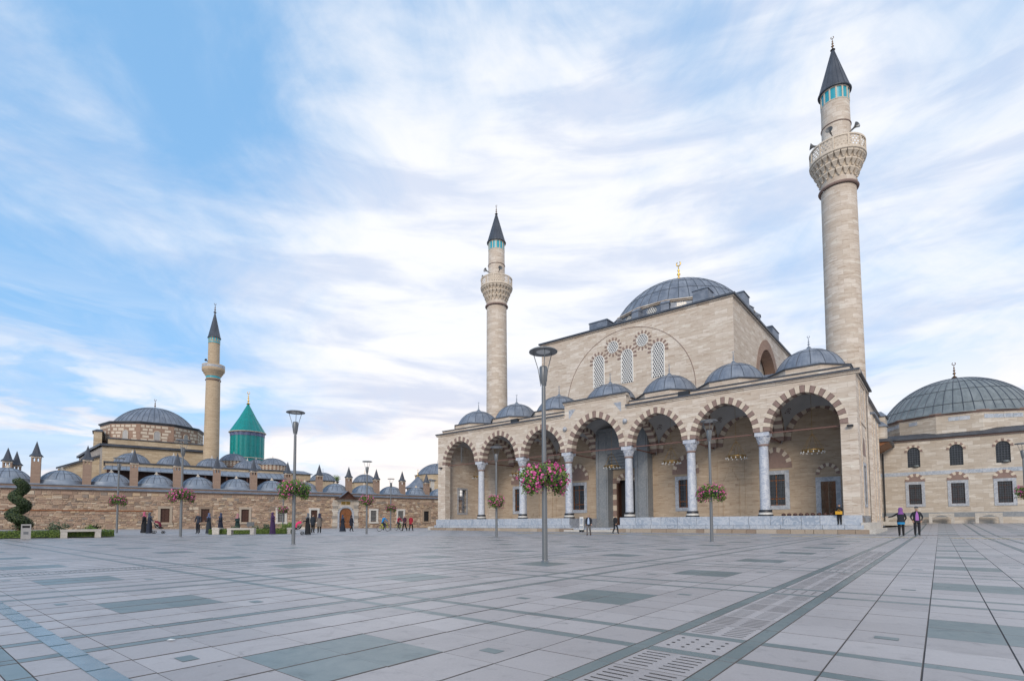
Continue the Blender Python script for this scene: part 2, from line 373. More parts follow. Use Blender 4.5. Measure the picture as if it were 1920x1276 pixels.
ground = MB()
xs = [-2600,-900,-400,-200,-130]+[-100+4*i for i in range(51)]+[104,130,200,400,900,2600]
ys = [-900,-300,-120]+[-70+4*i for i in range(38)]+[84,90,120,200,400,900,3500]
rows = []
for y in ys:
    rows.append([])
    for x in xs:
        W = m2w(x, y); Xc = max(-90, min(70, W.x)); Yc = max(-30, min(120, W.y))
        rows[-1].append((x, y, gz(Xc, Yc)-0.014))
ground.grid(rows, 0, False)
g_o = ground.build('ground', m_pave, None, 'structure'); g_o.location = MO; g_o.rotation_euler = (0,0,M_ROT)

cells = []
su, sv = (PU-.81)/6, (PV-.8)/6
useq = [(0,.13,1),(.13,.68,2),(.68,.81,1)]+[(.81+k*su,.81+(k+1)*su,0) for k in range(6)]
vseq = [(0,.13,1),(.13,.67,2),(.67,.80,1)]+[(.8+k*sv,.8+(k+1)*sv,0) for k in range(6)]
CU, CV = -4.53, -46.96
for gi in range(-4, 12):
    for gj in range(-2, 11):
        for iu, (a0, a1, ku) in enumerate(useq):
            for iv, (b0, b1, kv) in enumerate(vseq):
                u0, u1 = U0+gi*PU+a0, U0+gi*PU+a1; v0, v1 = V0+gj*PV+b0, V0+gj*PV+b1
                uc, vc = (u0+u1)/2, (v0+v1)/2
                if vc > -1.6: continue
                W = m2w(-uc, vc)
                if W.y < 1.6 or W.y > 38 or abs(W.x) > W.y*1.06+1.2: continue
                dark = ku == 1 or kv == 1 or (ku == 0 and kv == 0 and iu in (5,6) and iv in (5,6))
                drain = ku == 2 and gi % 3 == 0
                cells.append((W.x*W.x+W.y*W.y, u0, u1, v0, v1, dark, drain, kv == 2, W, iu, iv))
cells.sort(key=lambda c: c[0])
m_joint = simple('joint_dirt', (0.135,0.128,0.128), 0.95, var=0.35, scale=2.0)
def slab_mb(w_, d_, mb=None, cx=0, cy=0, z=0, mi=0, rnd=0.0, side=1):
    mb = mb or MB(); a, b, e = w_/2-.004, d_/2-.0022, .0025
    P = [(-a,-b,-.012),(a,-b,-.012),(a,b,-.012),(-a,b,-.012),(-a,-b,-e),(a,-b,-e),(a,b,-e),(-a,b,-e),(-a+e,-b+e,0),(a-e,-b+e,0),(a-e,b-e,0),(-a+e,b-e,0)]
    k = len(mb.v); mb.v += [(p[0]+cx, p[1]+cy, p[2]+z) for p in P]
    for q_, f in enumerate(((0,1,5,4),(1,2,6,5),(2,3,7,6),(3,0,4,7),(4,5,9,8),(5,6,10,9),(6,7,11,10),(7,4,8,11),(8,9,10,11))):
        mb.f.append(tuple(k+i for i in f)); mb.m.append(mi if q_ == 8 else side); mb.s.append(False); mb.r.append(rnd)
    return mb
slabmesh = {}
bed = MB()
rest = MB(); slots = MB(); nobj = 0
def add_slots(mb, xc, yc, w_, d_, z, dots):
    if dots:
        for i in range(4):
            for j in range(4):
                p = [(xc+(i-1.5)*w_*.22+.016*cos(2*pi*k/8), yc+(j-1.5)*d_*.2+.016*sin(2*pi*k/8), z) for k in range(8)]
                mb.face(p)
    else:
        for sx in (-.24, .24):
            for j in range(6):
                yy = yc+(j-2.5)*d_*.145; x0, x1 = xc+sx*w_-.17*w_, xc+sx*w_+.17*w_
                mb.face([(x0,yy-.0055,z),(x1,yy-.0055,z),(x1,yy+.0055,z),(x0,yy+.0055,z)])
for d2, u0, u1, v0, v1, dark, drain, dots, W, iu, iv in cells:
    w_, d_ = u1-u0, v1-v0; xc, yc = -(u0+u1)/2, (v0+v1)/2; z = gz(W.x, W.y)
    bed.face([(xc-w_/2,yc-d_/2,z-.009),(xc+w_/2,yc-d_/2,z-.009),(xc+w_/2,yc+d_/2,z-.009),(xc-w_/2,yc+d_/2,z-.009)])
    if nobj < 290:
        key = (round(w_,3), round(d_,3), dark)
        if key not in slabmesh: slabmesh[key] = slab_mb(w_, d_).mesh('paving_slab', [m_slabd if dark else m_slab, m_joint])
        o = link('paving_strip' if min(w_, d_) < .2 else 'paving_slab', slabmesh[key], g_o); o.location = (xc, yc, z+random.uniform(-.0012,.0012)); nobj += 1
        o.rotation_euler = (random.uniform(-.0012,.0012), random.uniform(-.0012,.0012), 0)
    else:
        slab_mb(w_, d_, rest, xc, yc, z, 1 if dark else 0, random.random(), 2)
    if drain and not dark and d2 < 420: add_slots(slots, xc, yc, w_, d_, z+.0025, dots)
bed.build('joint_bed', m_joint, g_o, 'stuff')
rest.build('far_paving_slabs', [m_slab, m_slabd, m_joint], g_o, 'stuff')
slots.build('drain_slots', m_slot, g_o, 'stuff')
for gi in range(-1, 3):
    for gj in range(-1, 4):
        for a, b in ((-.78,.8),(.78,-.8)):
            uc, vc = U0+gi*PU+.81+3*su+a, V0+gj*PV+.8+3*sv+b; W = m2w(-uc, vc)
            if W.y < 1.5 or vc > -4: continue
            q = MB(); q.box(-.085,.085,-.055,.055,.0015,.003)
            o = q.build('inset_plate', m_slabd, g_o); o.location = (-uc, vc, gz(W.x, W.y))
yl = MB()
for k in range(60):
    u = 26-k*.62
    if 2 < k % 15 < 5: continue
    W = m2w(-u, -8.6); yl.box(-u, -u+.55, -8.75, -8.45, gz(W.x, W.y)-.002, gz(W.x, W.y)+.006)
yl.build('tactile_paving', m_yellow, g_o, 'stuff')
dr = MB()
for k in range(70):
    x = 2.2+k*.17; W = m2w(x, -10.2)
    if k % 8 < 6: dr.box(x, x+.10, -10.3, -10.1, gz(W.x, W.y)-.002, gz(W.x, W.y)+.005)
dr.build('drain_holes', m_slot, g_o, 'stuff')
bl = MB()
for k in range(16):
    x = -5.4+k*.55; W = m2w(x, -45.92); bl.box(x+.002, x+.548, -45.995, -45.865, gz(W.x, W.y)-.004, gz(W.x, W.y)+.004)
m_gl = slab_mat('polished_sky_tint_band', (0.10,0.16,0.20), (0.14,0.21,0.25), 0.2); bl.build('paving_band', m_gl, g_o)  # bluish colour paints in the sky reflected by the band

# ------------------------------------------------------------------ shared builders
def arch_curve(a, h, n=24):
    """pointed arch of half span a and rise h; points left to right"""
    h = max(h, a*1.0001); R = (a*a+h*h)/(2*a); c = R-a; A = math.acos(c/R) if R > 0 else pi/2
    L = [(c-R*cos(A*i/n), R*sin(A*i/n)) for i in range(n+1)]
    return L + [(-x, z) for x, z in L[-2::-1]]
def offset_arch(a, h, th, n):
    """matching intrados/extrados points of a ring of thickness th inside the arch (a, h)"""
    R = (a*a+h*h)/(2*a); c = R-a; A = math.acos(c/R); Ai = math.acos(c/(R-th)); out = []
    for i in range(n+1):
        t = i/n
        q = 2*t if t <= .5 else 2*(1-t); sg = 1 if t <= .5 else -1
        out.append((sg*(c-R*cos(A*q)), R*sin(A*q), sg*(c-(R-th)*cos(Ai*q)), (R-th)*sin(Ai*q)))
    return out
def voussoir_mesh(pts, i, y0, y1, m_, gap=0.04):
    def lerp(p, q, t): return tuple(p[k]+(q[k]-p[k])*t for k in range(4))
    a, b = lerp(pts[i], pts[i+1], gap), lerp(pts[i], pts[i+1], 1-gap); mid = lerp(pts[i], pts[i+1], .5)
    mb = MB(); o = [(a[0],a[1]),(b[0],b[1]),(b[2],b[3]),(a[2],a[3])]
    F = [(x,y0,z) for x,z in o]; B = [(x,y1,z) for x,z in o]
    mb.face(F[::-1]); mb.face(B)
    for k in range(4): l = (k+1) % 4; mb.face([F[k],F[l],B[l],B[k]])
    return mb.mesh('voussoir', m_)
def ring_mb(a, h, th, n, y0, y1, mb=None, cx=0, cz=0, swap=False, start=0):
    """striped arch as one mesh, materials 0/1 alternating"""
    mb = mb or MB(); pts = offset_arch(a, h, th, n)
    for i in range(n):
        A, B = pts[i], pts[i+1]; o = [(A[0],A[1]),(B[0],B[1]),(B[2],B[3]),(A[2],A[3])]
        F = [((y0, cx+x, cz+z) if swap else (cx+x, y0, cz+z)) for x, z in o]; K = [((y1, cx+x, cz+z) if swap else (cx+x, y1, cz+z)) for x, z in o]
        mi = (i+start) % 2
        mb.face(F, mi); mb.face(K[::-1], mi)
        mb.face([F[0],F[1],K[1],K[0]], mi); mb.face([F[3],F[2],K[2],K[3]], mi)
    return mb
def dome_prof(r, h, n=12, r_in=0.0):
    """cap of a sphere: base radius r, rise h"""
    R = (r*r+h*h)/(2*h); A = math.asin(min(1, r/R)) if h <= R else pi-math.asin(r/R)
    return [(max(r_in, R*sin(A*(1-i/n))), R*cos(A*(1-i/n))-(R-h)) for i in range(n+1)]
def dome_parts(parent, cx, cy, z0, r, h, nseg, m_d, nrib, rings=(0.45,), name='dome', lip=0.12, rw=0.035, rh=0.03):
    prof = dome_prof(r, h, 14, 0.02)
    mb = MB(); mb.lathe([(r+lip, -.10),(r+lip, 0.0),(r+.02, .03)]+prof[1:], nseg, (0,0,0))
    o = mb.build(name, m_d, parent); o.location = (cx, cy, z0)
    sb = MB()
    for k in range(nrib):
        a = 2*pi*(k+.5)/nrib; ca, sa = cos(a), sin(a); L = []; Rr = []; T = []
        for (pr, pz) in prof[:-1]:
            ww = min(rw, pr*.25)
            L.append((pr*ca-sa*ww, pr*sa+ca*ww, pz)); Rr.append((pr*ca+sa*ww, pr*sa-ca*ww, pz)); T.append(((pr+rh*.7)*ca, (pr+rh*.7)*sa, pz+rh*.7))
        sb.grid([L, T, Rr], 0, False)
    R = (r*r+h*h)/(2*h)
    for q in rings:
        i = q*14; k = int(i); pr = prof[k][0]+(prof[k+1][0]-prof[k][0])*(i-k); pz = prof[k][1]+(prof[k+1][1]-prof[k][1])*(i-k)
        sb.lathe([(pr+.02, pz-rw*.8),(pr+rh, pz+.01),(pr-.03, pz+rw*.8)], nseg, (0,0,0), 0, False)
    s = sb.build('seam', m_seam, o, 'stuff')
    return o
def finial_mb(hh, crescent=True, mb=None, c=(0,0,0), mi=0):
    mb = mb or MB(); s = hh
    prof = [(.16*s,0),(.10*s,.06*s),(.03*s,.14*s),(.03*s,.2*s),(.10*s,.27*s),(.03*s,.35*s),(.025*s,.4*s),(.075*s,.46*s),(.025*s,.53*s),(.02*s,.57*s),(.055*s,.62*s),(.02*s,.68*s),(.015*s,.8*s),(.002*s,.82*s)]
    mb.lathe(prof, 10, c, mi)
    if crescent: mb.torus((c[0], c[1], c[2]+.90*s), .085*s, .022*s, 14, 5, mi, 'Y', radians(120), radians(420))
    return mb
def lattice_mb(w_, h_, cell, inside, y=0.0, t=.05):
    """pierced stone screen: rows of cells with round holes, clipped to inside(x,z)"""
    mb = MB(); rh = cell*.87; nr = int(h_/rh)+1; nc = int(w_/cell)+2
    for j in range(nr):
        for i in range(-1, nc):
            x = -w_/2+(i+.5+(.5 if j % 2 else 0))*cell; z = (j+.5)*rh
            if not inside(x, z): continue
            O_ = [(x-cell/2,z-rh/2),(x,z-rh/2),(x+cell/2,z-rh/2),(x+cell/2,z),(x+cell/2,z+rh/2),(x,z+rh/2),(x-cell/2,z+rh/2),(x-cell/2,z)]
            I_ = [(x+cell*.385*cos(radians(225+45*k)), z+cell*.385*sin(radians(225+45*k))) for k in range(8)]
            for k in range(8):
                l = (k+1) % 8
                mb.face([(O_[k][0],y,O_[k][1]),(O_[l][0],y,O_[l][1]),(I_[l][0],y,I_[l][1]),(I_[k][0],y,I_[k][1])])
                mb.face([(I_[k][0],y,I_[k][1]),(I_[l][0],y,I_[l][1]),(I_[l][0],y+t,I_[l][1]),(I_[k][0],y+t,I_[k][1])])
    return mb
def grille_mb(w_, h_, nx, nz, y, r=.02, mb=None, mi=0, cx=0, z0=0):
    mb = mb or MB()
    for i in range(nx+1): x = cx-w_/2+w_*i/nx; mb.box(x-r, x+r, y-r, y+r, z0, z0+h_, mi)
    for j in range(nz+1): z = z0+h_*j/nz; mb.box(cx-w_/2, cx+w_/2, y-r*1.3, y+r*.7, z-r, z+r, mi)
    return mb
def frame_mb(w_, h_, b, y0, y1, mb=None, mi=0, cx=0, z0=0, sill=True):
    mb = mb or MB(); a = w_/2
    mb.box(cx-a-b, cx-a, y0, y1, z0-(b if sill else 0), z0+h_+b, mi); mb.box(cx+a, cx+a+b, y0, y1, z0-(b if sill else 0), z0+h_+b, mi)
    mb.box(cx-a, cx+a, y0, y1, z0+h_, z0+h_+b, mi)
    if sill: mb.box(cx-a, cx+a, y0, y1, z0-b, z0, mi)
    return mb
def framed_window(parent, x, y, z0, w_, h_, b, mfr, nx=4, nz=7, mbar=None, name='window', depth=.25, proud=.06, rot=0.0):
    """stone frame, wooden shutters with bars and glass; front at y"""
    fr = frame_mb(w_, h_, b, -proud, depth); fo = fr.build(name, mfr, parent); fo.location = (x, y, z0); fo.rotation_euler = (0,0,rot)
    pn = MB(); pn.box(-w_/2, w_/2, depth-.05, depth-.02, 0, h_); pn.build('pane', m_glass, fo)
    gb = MB(); gb.box(-w_/2, -w_/2+.07, depth-.12, depth-.05, 0, h_); gb.box(w_/2-.07, w_/2, depth-.12, depth-.05, 0, h_); gb.box(-.04, .04, depth-.12, depth-.05, 0, h_)
    gb.box(-w_/2, w_/2, depth-.121, depth-.049, h_*.80, h_*.80+.07); gb.box(-w_/2, w_/2, depth-.121, depth-.049, h_*.2, h_*.2+.12); gb.box(-w_/2, w_/2, depth-.121, depth-.049, 0, .07)
    gb.build('casement', mbar or m_wood, fo)
    grille_mb(w_, h_, nx, nz, .03, .014).build('grille', m_leadd, fo)
    return fo

# ------------------------------------------------------------------ the mosque
mosque = thing('mosque', 'large cream travertine mosque with domed arcade of striped arches', 'mosque', MO, M_ROT)
COL = [-38.9, -32.5, -26.2, -19.15, -12.9, -6.75]
BAYS = []
edges = [-45.25]+COL+[-0.58]
for i in range(7):
    x0, x1 = edges[i]+(.1 if i else 0), edges[i+1]-(.1 if i < 6 else 0)
    BAYS.append(((x0+x1)/2, (x1-x0)/2, (x0, x1)))
ZS = 8.42; A0, H0, TH0 = 3.03, 3.44, 0.55
TW = 0.9
wallb = MB()
def front_strip(x0, x1, zb0, zb1, zt):
    wallb.face([(x0,0,zb0),(x1,0,zb1),(x1,0,zt),(x0,0,zt)]); wallb.face([(x0,TW,zb0),(x0,TW,zt),(x1,TW,zt),(x1,TW,zb1)])
for i, (c, a, (x0, x1)) in enumerate(BAYS):
    ctr = i == 3; sx, sz = a/A0, (3.98/H0 if ctr else 1.0); zt = 12.3
    pts = arch_curve(A0, H0, 16); P = [(c+x*sx, ZS+z*sz) for x, z in pts]
    for k in range(len(P)-1): front_strip(P[k][0], P[k+1][0], P[k][1], P[k+1][1], 13.62 if ctr else zt)
for x in COL:
    hi = x in (-26.2, -19.15)
    front_strip(x-.1, x+.1, ZS, ZS, 12.3)
# the raised centre reaches past its columns
for a_, b_ in ((-26.3,-26.1),(-19.25,-19.05)):
    wallb.box(a_, b_, -.003, TW+.003, 12.3, 13.62)
wallb.face([(-26.3,0,13.62),(-19.05,0,13.62),(-19.05,TW,13.62),(-26.3,TW,13.62)])
wallb.build('arcade_wall', m_trav, mosque)
for a_, b_, c_, d_ in ((-46.05,-45.25,-45.25,-44.72),(-.58,0,-1.11,-.58)):
    piers = MB(); piers.box(a_, b_, 0, TW, 0, 12.3); piers.box(c_, d_, 0, TW, 0, 8.40); piers.build('corner_pier', m_trav, mosque)
vpts = offset_arch(A0, H0, TH0, 25)
vm = [voussoir_mesh(vpts, i, -.012, TW+.01, m_dvous if i % 2 == 0 else m_lvous) for i in range(25)]
for i, (c, a, _) in enumerate(BAYS):
    for k in range(25):
        o = link('voussoir', vm[k], mosque); o.location = (c, 0, ZS); o.scale = (a/A0, 1, 3.98/H0 if i == 3 else 1)
# mouldings and cornices
cor = MB()
def cornice(mb, x0, x1, y, z, dy=1):
    mb.box(x0, x1, y-.10, y+.35, z-.13, z, 0); mb.box(x0, x1, y-.2, y+.35, z, z+.07, 0); mb.box(x0, x1, y-.3, y+.6, z+.07, z+.19, 1)
cornice(cor, -46.3, -26.32, 0, 12.3); cornice(cor, -19.03, .3, 0, 12.3); cornice(cor, -26.42, -18.93, 0, 13.62)
for x in (-46.05, 0):
    s = 1 if x == 0 else -1; a_, b_ = sorted((x-.35*s, x+.1*s)); c_, d_ = sorted((x-.35*s, x+.3*s))
    cor.box(a_, b_, .35, 9.0, 12.17, 12.3, 0); cor.box(c_, d_, .6, 9.0, 12.37, 12.49, 1)
cor.build('cornice', [m_trav, m_leadd], mosque)
par = MB()
par.box(-45.6, -26.45, .35, 7.0, 12.3, 12.86, 0); par.box(-18.9, -.4, .35, 7.0, 12.3, 12.86, 0)
par.box(-45.65, -26.44, .28, 7.05, 12.86, 12.96, 1); par.box(-18.91, -.35, .28, 7.05, 12.86, 12.96, 1)
par.build('parapet', [m_trav, m_leadd], mosque)
for i, (c, a, _) in enumerate(BAYS):
    ctr = i == 3; zb = 13.7 if ctr else 13.42; yc = 3.55; r8 = 3.05/cos(pi/8)
    dd = MB(); dd.lathe([(r8, 12.9),(r8, zb)], 8, (c, yc, 0), 0, False, pi/8); dd.lathe([(r8+.12, zb),(r8+.12, zb+.1),(2.5, zb+.22)], 8, (c, yc, 0), 1, False, pi/8)
    dd.face([(c+(r8+.12)*cos(pi/8+2*pi*j/8), yc+(r8+.12)*sin(pi/8+2*pi*j/8), zb) for j in range(8)][::-1], 1)
    dd.build('dome_drum', [m_trav, m_leadd], mosque)
    do = dome_parts(mosque, c, yc, zb+.12, 2.78, 2.05, 32, m_lead, 16, (.5,), 'portico_dome')
    fb = MB(); fb.lathe([(.42,-.06),(.30,.08),(.14,.2),(.08,.3)], 12, (0,0,0)); finial_mb(1.05, True, fb, (0,0,.22))
    f = fb.build('finial', m_leadl, do); f.location = (0, 0, 2.05)
# columns
colm = {}
def col_mesh(part):
    mb = MB()
    if part == 'shaft': mb.lathe([(.41,1.92),(.40,2.2),(.38,5),(.36,7.25)], 28)
    if part == 'base':
        mb.lathe([(.60,1.40),(.60,1.52)], 28, mi=1); mb.lathe([(.60,1.52),(.50,1.53)], 28, mi=1)
        mb.lathe([(.54,1.53),(.54,1.70),(.5,1.71)], 28, mi=0); mb.lathe([(.51,1.71),(.52,1.92),(.44,1.93)], 28, mi=1)
    if part == 'neck_ring': mb.lathe([(.36,7.25),(.43,7.28),(.43,7.40),(.38,7.43)], 28)
    if part == 'capital':
        mb.lathe([(.41,7.43),(.43,7.5)], 16)
        for j, (r0, r1, z0, z1) in enumerate(((.41,.46,7.5,7.68),(.46,.52,7.68,7.88),(.52,.58,7.88,8.08))):
            n = 8; rot = pi/8*(j % 2)
            for k in range(n):
                a = rot+2*pi*k/n; M = Matrix.Rotation(a, 4, 'Z')
                mb.frustum(*(-.13,.13,r0-.12,r0-.02), z0, -.17, .17, r1-.2, r1+.0, z1)
                q = mb.v[-8:]; mb.v[-8:] = [tuple(M @ Vector(p)) for p in q]
            mb.lathe([(r0-.04,z0),(r1-.1,z1)], 16)
        mb.box(-.56,.56,-.52,.56,8.08,8.40)
    return mb
mats_ = {'shaft': m_colm, 'base': [m_white, m_black], 'neck_ring': m_dvous, 'capital': m_colm}
for p in mats_: colm[p] = col_mesh(p).mesh(p, mats_[p])
for x in COL:
    o = link('column', colm['shaft'], mosque); o.location = (x, .55, 0)
    for p in ('base', 'neck_ring', 'capital'): link(p, colm[p], o)
# tie rods
tr = MB(); tr.box(-45, -1, .46, .54, 8.30, 8.38)
for x in COL: tr.box(x-.05, x+.05, .9, 7, 8.28, 8.38)
tr.build('tie_rod', m_iron, mosque)
# transverse arches, wall arches, vaults
for x in COL:
    mb = ring_mb(3.15, 3.3, .6, 21, x-.38, x+.38, None, 3.85, ZS, True)
    pts = arch_curve(3.15, 3.3, 12)
    for k in range(len(pts)-1):
        (a, za), (b, zb) = pts[k], pts[k+1]
        for xx, fl in ((x-.36, False), (x+.36, True)):
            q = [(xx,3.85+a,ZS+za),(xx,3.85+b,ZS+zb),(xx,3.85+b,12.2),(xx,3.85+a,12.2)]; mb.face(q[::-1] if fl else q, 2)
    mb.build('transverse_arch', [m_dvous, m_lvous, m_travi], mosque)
for i, (c, a, (x0, x1)) in enumerate(BAYS):
    if i != 3: ring_mb(a-.25, 3.3, .5, 21, 6.86, 7.02, None, c, ZS).build('wall_arch', [m_dvous, m_lvous], mosque)
    hx, hy = a+.05, 3.1; Rr = sqrt(hx*hx+hy*hy); rows = []
    for p in range(15):
        rows.append([])
        for q in range(15):
            X, Y = -hx+2*hx*p/14, -hy+2*hy*q/14
            rows[-1].append((c+X, 3.9+Y, ZS-.3+sqrt(max(0, Rr*Rr-X*X-Y*Y))*(1.0)))
    vb = MB(); vb.grid(rows, 0, True); vo = vb.build('vault', m_plaster, mosque)
    ro = MB()
    for sxx in (-1, 1):
        for syy in (-1, 1):
            n = Vector((sxx*hx*.74, syy*hy*.74, sqrt(Rr*Rr-.5476*(hx*hx+hy*hy)))).normalized()
            ctr_ = Vector((c, 3.9, ZS-.3))+n*(Rr-.02); e1 = n.cross(Vector((0,0,1))).normalized(); e2 = n.cross(e1)
            def pt(r, an): return ctr_+(e1*cos(an)+e2*sin(an))*r*1.25
            for k in range(12):
                a0 = 2*pi*k/12; ro.face([pt(.20,a0),pt(.33,a0+.02),pt(.46,a0+.26),pt(.33,a0+.5),pt(.20,a0+.52)])
            for k in range(8):
                a0 = 2*pi*k/8; ro.face([pt(.0,a0),pt(.11,a0-.2),pt(.15,a0),pt(.11,a0+.2)])
            for an in (0, pi, -pi/2):
                cc = ctr_+(e1*cos(an)+e2*sin(an))*.78
                for s_ in (1, .0):
                    pass
                ro.face([cc+(e1*cos(an+k*pi/2)+e2*sin(an+k*pi/2))*(.26 if k % 2 == 0 else .14) for k in range(4)])
    ro.build('painted_rosette', m_maroon, vo)
# rear wall of the arcade with openings built from pieces: windows at these places, doors at the ends
rear = MB(); WIN = [-38.0, -29.0, -15.9, -7.3]
def rear_piece(x0, x1, z0, z1): rear.box(x0, x1, 7.0, 7.9, z0, z1)
cuts = sorted([(x-.78, x+.78, 2.45, 5.35) for x in WIN]+[(-23.9, -21.3, .4, 5.7)])
xp = -46.05
for a, b, z0, z1 in cuts:
    rear_piece(xp, a, 0, 12.9); rear_piece(a, b, 0, z0); rear_piece(a, b, z1, 12.9); xp = b
rear_piece(xp, 0, 0, 12.9)
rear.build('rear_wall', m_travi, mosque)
for x in WIN:
    framed_window(mosque, x, 7.0, 2.45, 1.56, 2.9, .37, m_frame, 5, 8)
    ring_mb(1.42, 1.85, .42, 13, 6.93, 7.0, None, x, 6.15).build('relieving_arch', [m_dvous, m_lvous], mosque)
    tb = MB(); pp = arch_curve(1.0, 1.4, 10); tb.face([(x+a, 6.965, 6.15+z) for a, z in pp]); tb.box(x-1.42, x+1.42, 6.95, 7.0, 5.95, 6.15); tb.build('tympanum', m_dvous, mosque)
for x in (-33.6, -11.4):
    nb = MB(); w0 = .75
    nb.box(x-1.35, x-1.25, 6.95, 7.0, 1.4, 7.0); nb.box(x+1.25, x+1.35, 6.95, 7.0, 1.4, 7.0); nb.box(x-1.25, x+1.25, 6.95, 7.0, 6.9, 7.0)
    for k in range(5):
        ww = w0*(1-.19*k); nb.box(x-ww-.06, x-ww, 6.93, 7.0, 4.6+.32*k, 4.92+.32*k); nb.box(x+ww, x+ww+.06, 6.93, 7.0, 4.6+.32*k, 4.92+.32*k); nb.box(x-ww, x+ww, 6.96, 7.0, 4.6+.32*k, 4.92+.32*k)
    nb.box(x-w0-.06, x-w0, 6.93, 7.0, 1.4, 4.6); nb.box(x+w0, x+w0+.06, 6.93, 7.0, 1.4, 4.6)
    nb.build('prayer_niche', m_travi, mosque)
for x, z in ((-3.05, 1.4), (-42.9, 1.4)):
    dm = frame_mb(1.15, 3.1, .4, -.05, .2, None, 0, 0, 0, False); do_ = dm.build('side_door', m_frame, mosque); do_.location = (x, 7.0, z)
    lf = MB(); lf.box(-.575, -.01, .0, .06, 0, 3.1); lf.box(.01, .575, .0, .06, 0, 3.1); lf.build('door_leaf', m_wood, do_)
    ring_mb(.95, 1.0, .3, 11, -.07, .0, None, 0, 3.75).build('door_arch', [m_dvous, m_lvous], do_)
# portal
pt_ = MB()
for a, b in ((-25.85, -24.35), (-21.05, -19.55)):
    pt_.box(a, b, 5.7, 7.0, .4, 11.2); pt_.box(a+.15, a+.35, 5.62, 5.7, .4, 11.0); pt_.box(b-.35, b-.15, 5.62, 5.7, .4, 11.0); pt_.box(a-.1, b+.1, 5.55, 7.0, .4, 1.1)
pt_.box(-24.35, -21.05, 5.7, 7.0, 8.6, 11.2); pt_.box(-25.95, -19.45, 5.5, 7.0, 11.2, 11.5)
for k in range(5): pt_.box(-24.35, -21.05, 5.9+.2*k, 7.0, 8.3-.33*k, 8.63-.33*k)
po = pt_.build('portal', m_grey, mosque)
qn = MB()
for k in range(9):
    z0 = .4+k*.62
    for a, b in ((-24.35, -23.92), (-21.28, -21.05)): qn.box(a, b, 6.9, 6.99, z0, z0+.6, k % 2)
ring_mb(1.35, 1.0, .45, 11, 6.88, 6.99, qn, -22.6, 5.4)
qn.build('quoin', [m_dvous, m_lvous], po)
dv = MB(); dv.box(-23.9, -21.3, 7.7, 7.78, .4, 5.7); dv.build('door_void', m_dark, po)
dl = MB(); dl.box(-23.88, -23.7, 6.95, 7.7, .4, 5.6); dl.box(-21.5, -21.32, 6.95, 7.7, .4, 5.6); dl.build('door_leaf', m_woodd, po)
# end walls of the arcade with a window, a blind arch and a pierced slot
for x0, x1, nm in ((-46.05, -45.3, 'l'), (-.75, 0.0, 'r')):
    eb = MB(); yw0, yw1 = 3.0, 4.5; yf = .0 if False else TW
    eb.box(x0, x1, yf, yw0, 0, 12.3); eb.box(x0, x1, yw1, 9.0, 0, 12.3)
    eb.box(x0, x1, yw0, yw1, 0, 2.3); eb.box(x0, x1, yw0, yw1, 5.4, 9.1); eb.box(x0, x1, yw0, yw1, 11.5, 12.3)
    eb.box(x0, x1, yw0, yw0+.42, 9.1, 11.5); eb.box(x0, x1, yw1-.42, yw1, 9.1, 11.5)
    eb.build('end_wall', m_trav, mosque)
    xc = (x0+x1)/2
    so_ = lattice_mb(.66, 2.4, .22, lambda x, z: abs(x) < .4 and z < 2.45, 0, .06).build('pierced_screen', m_lattice, mosque); so_.location = (xc, 3.75, 9.1); so_.rotation_euler = (0,0,pi/2)
    fo = frame_mb(1.5, 3.1, .22, -.42, .42).build('window', m_frame, mosque); fo.location = (xc, 3.75, 2.3); fo.rotation_euler = (0,0,pi/2)
    grille_mb(1.5, 3.1, 5, 8, 0, .02).build('grille', m_leadd, fo)
    if nm == 'r':
        pb = MB(); pb.box(-.60,.60, 0, .03, 0, 3.1); q = pb.build('pane', m_glass, fo); q.location = (0, .1, 0)
        tb = MB(); pp = arch_curve(.85, 1.3, 10); tb.face([(.02, 3.75+a, 6.4+z) for a, z in pp]); tb.box(.0, .03, 2.9, 4.6, 6.2, 6.4); tb.build('tympanum', m_dvous, mosque)
        fb = MB()
        for yy in (1.9, 5.6): fb.box(0, .06, yy-.06, yy+.06, 1.4, 12.0)
        fb.box(0, .06, 1.96, 5.54, 11.9, 12.0); fb.box(0, .06, 1.96, 5.54, 8.7, 8.8); fb.build('panel_moulding', m_trav, mosque)
wing = MB()
wing.box(-10.7, .25, 9.0, 15.0, 0, 10.4, 0); wing.box(-10.7, .45, 8.95, 15.2, 10.4, 10.6, 1); wing.box(.25, .33, 10.2, 10.5, 1.0, 10.2, 0); wing.box(.25, .33, 13.5, 13.8, 1.0, 10.2, 0)
wing.box(-10.7, -.6, 7.9, 36, 10.6, 13.0, 0); wing.frustum(-10.7, -.3, 7.9, 36.2, 13.0, -10.7, -6.5, 7.9, 36.2, 15.2, 1)
wing.box(-46.05, -34.3, 7.9, 15, 0, 13.0, 0); wing.frustum(-46.2, -34.3, 7.9, 15, 13.0, -40, -34.3, 7.9, 15, 14.6, 1)
wing.box(-10.7, -1.5, 15.0, 36, 0, 10.6, 0)
wing.build('side_wing', [m_trav, m_lead], mosque)
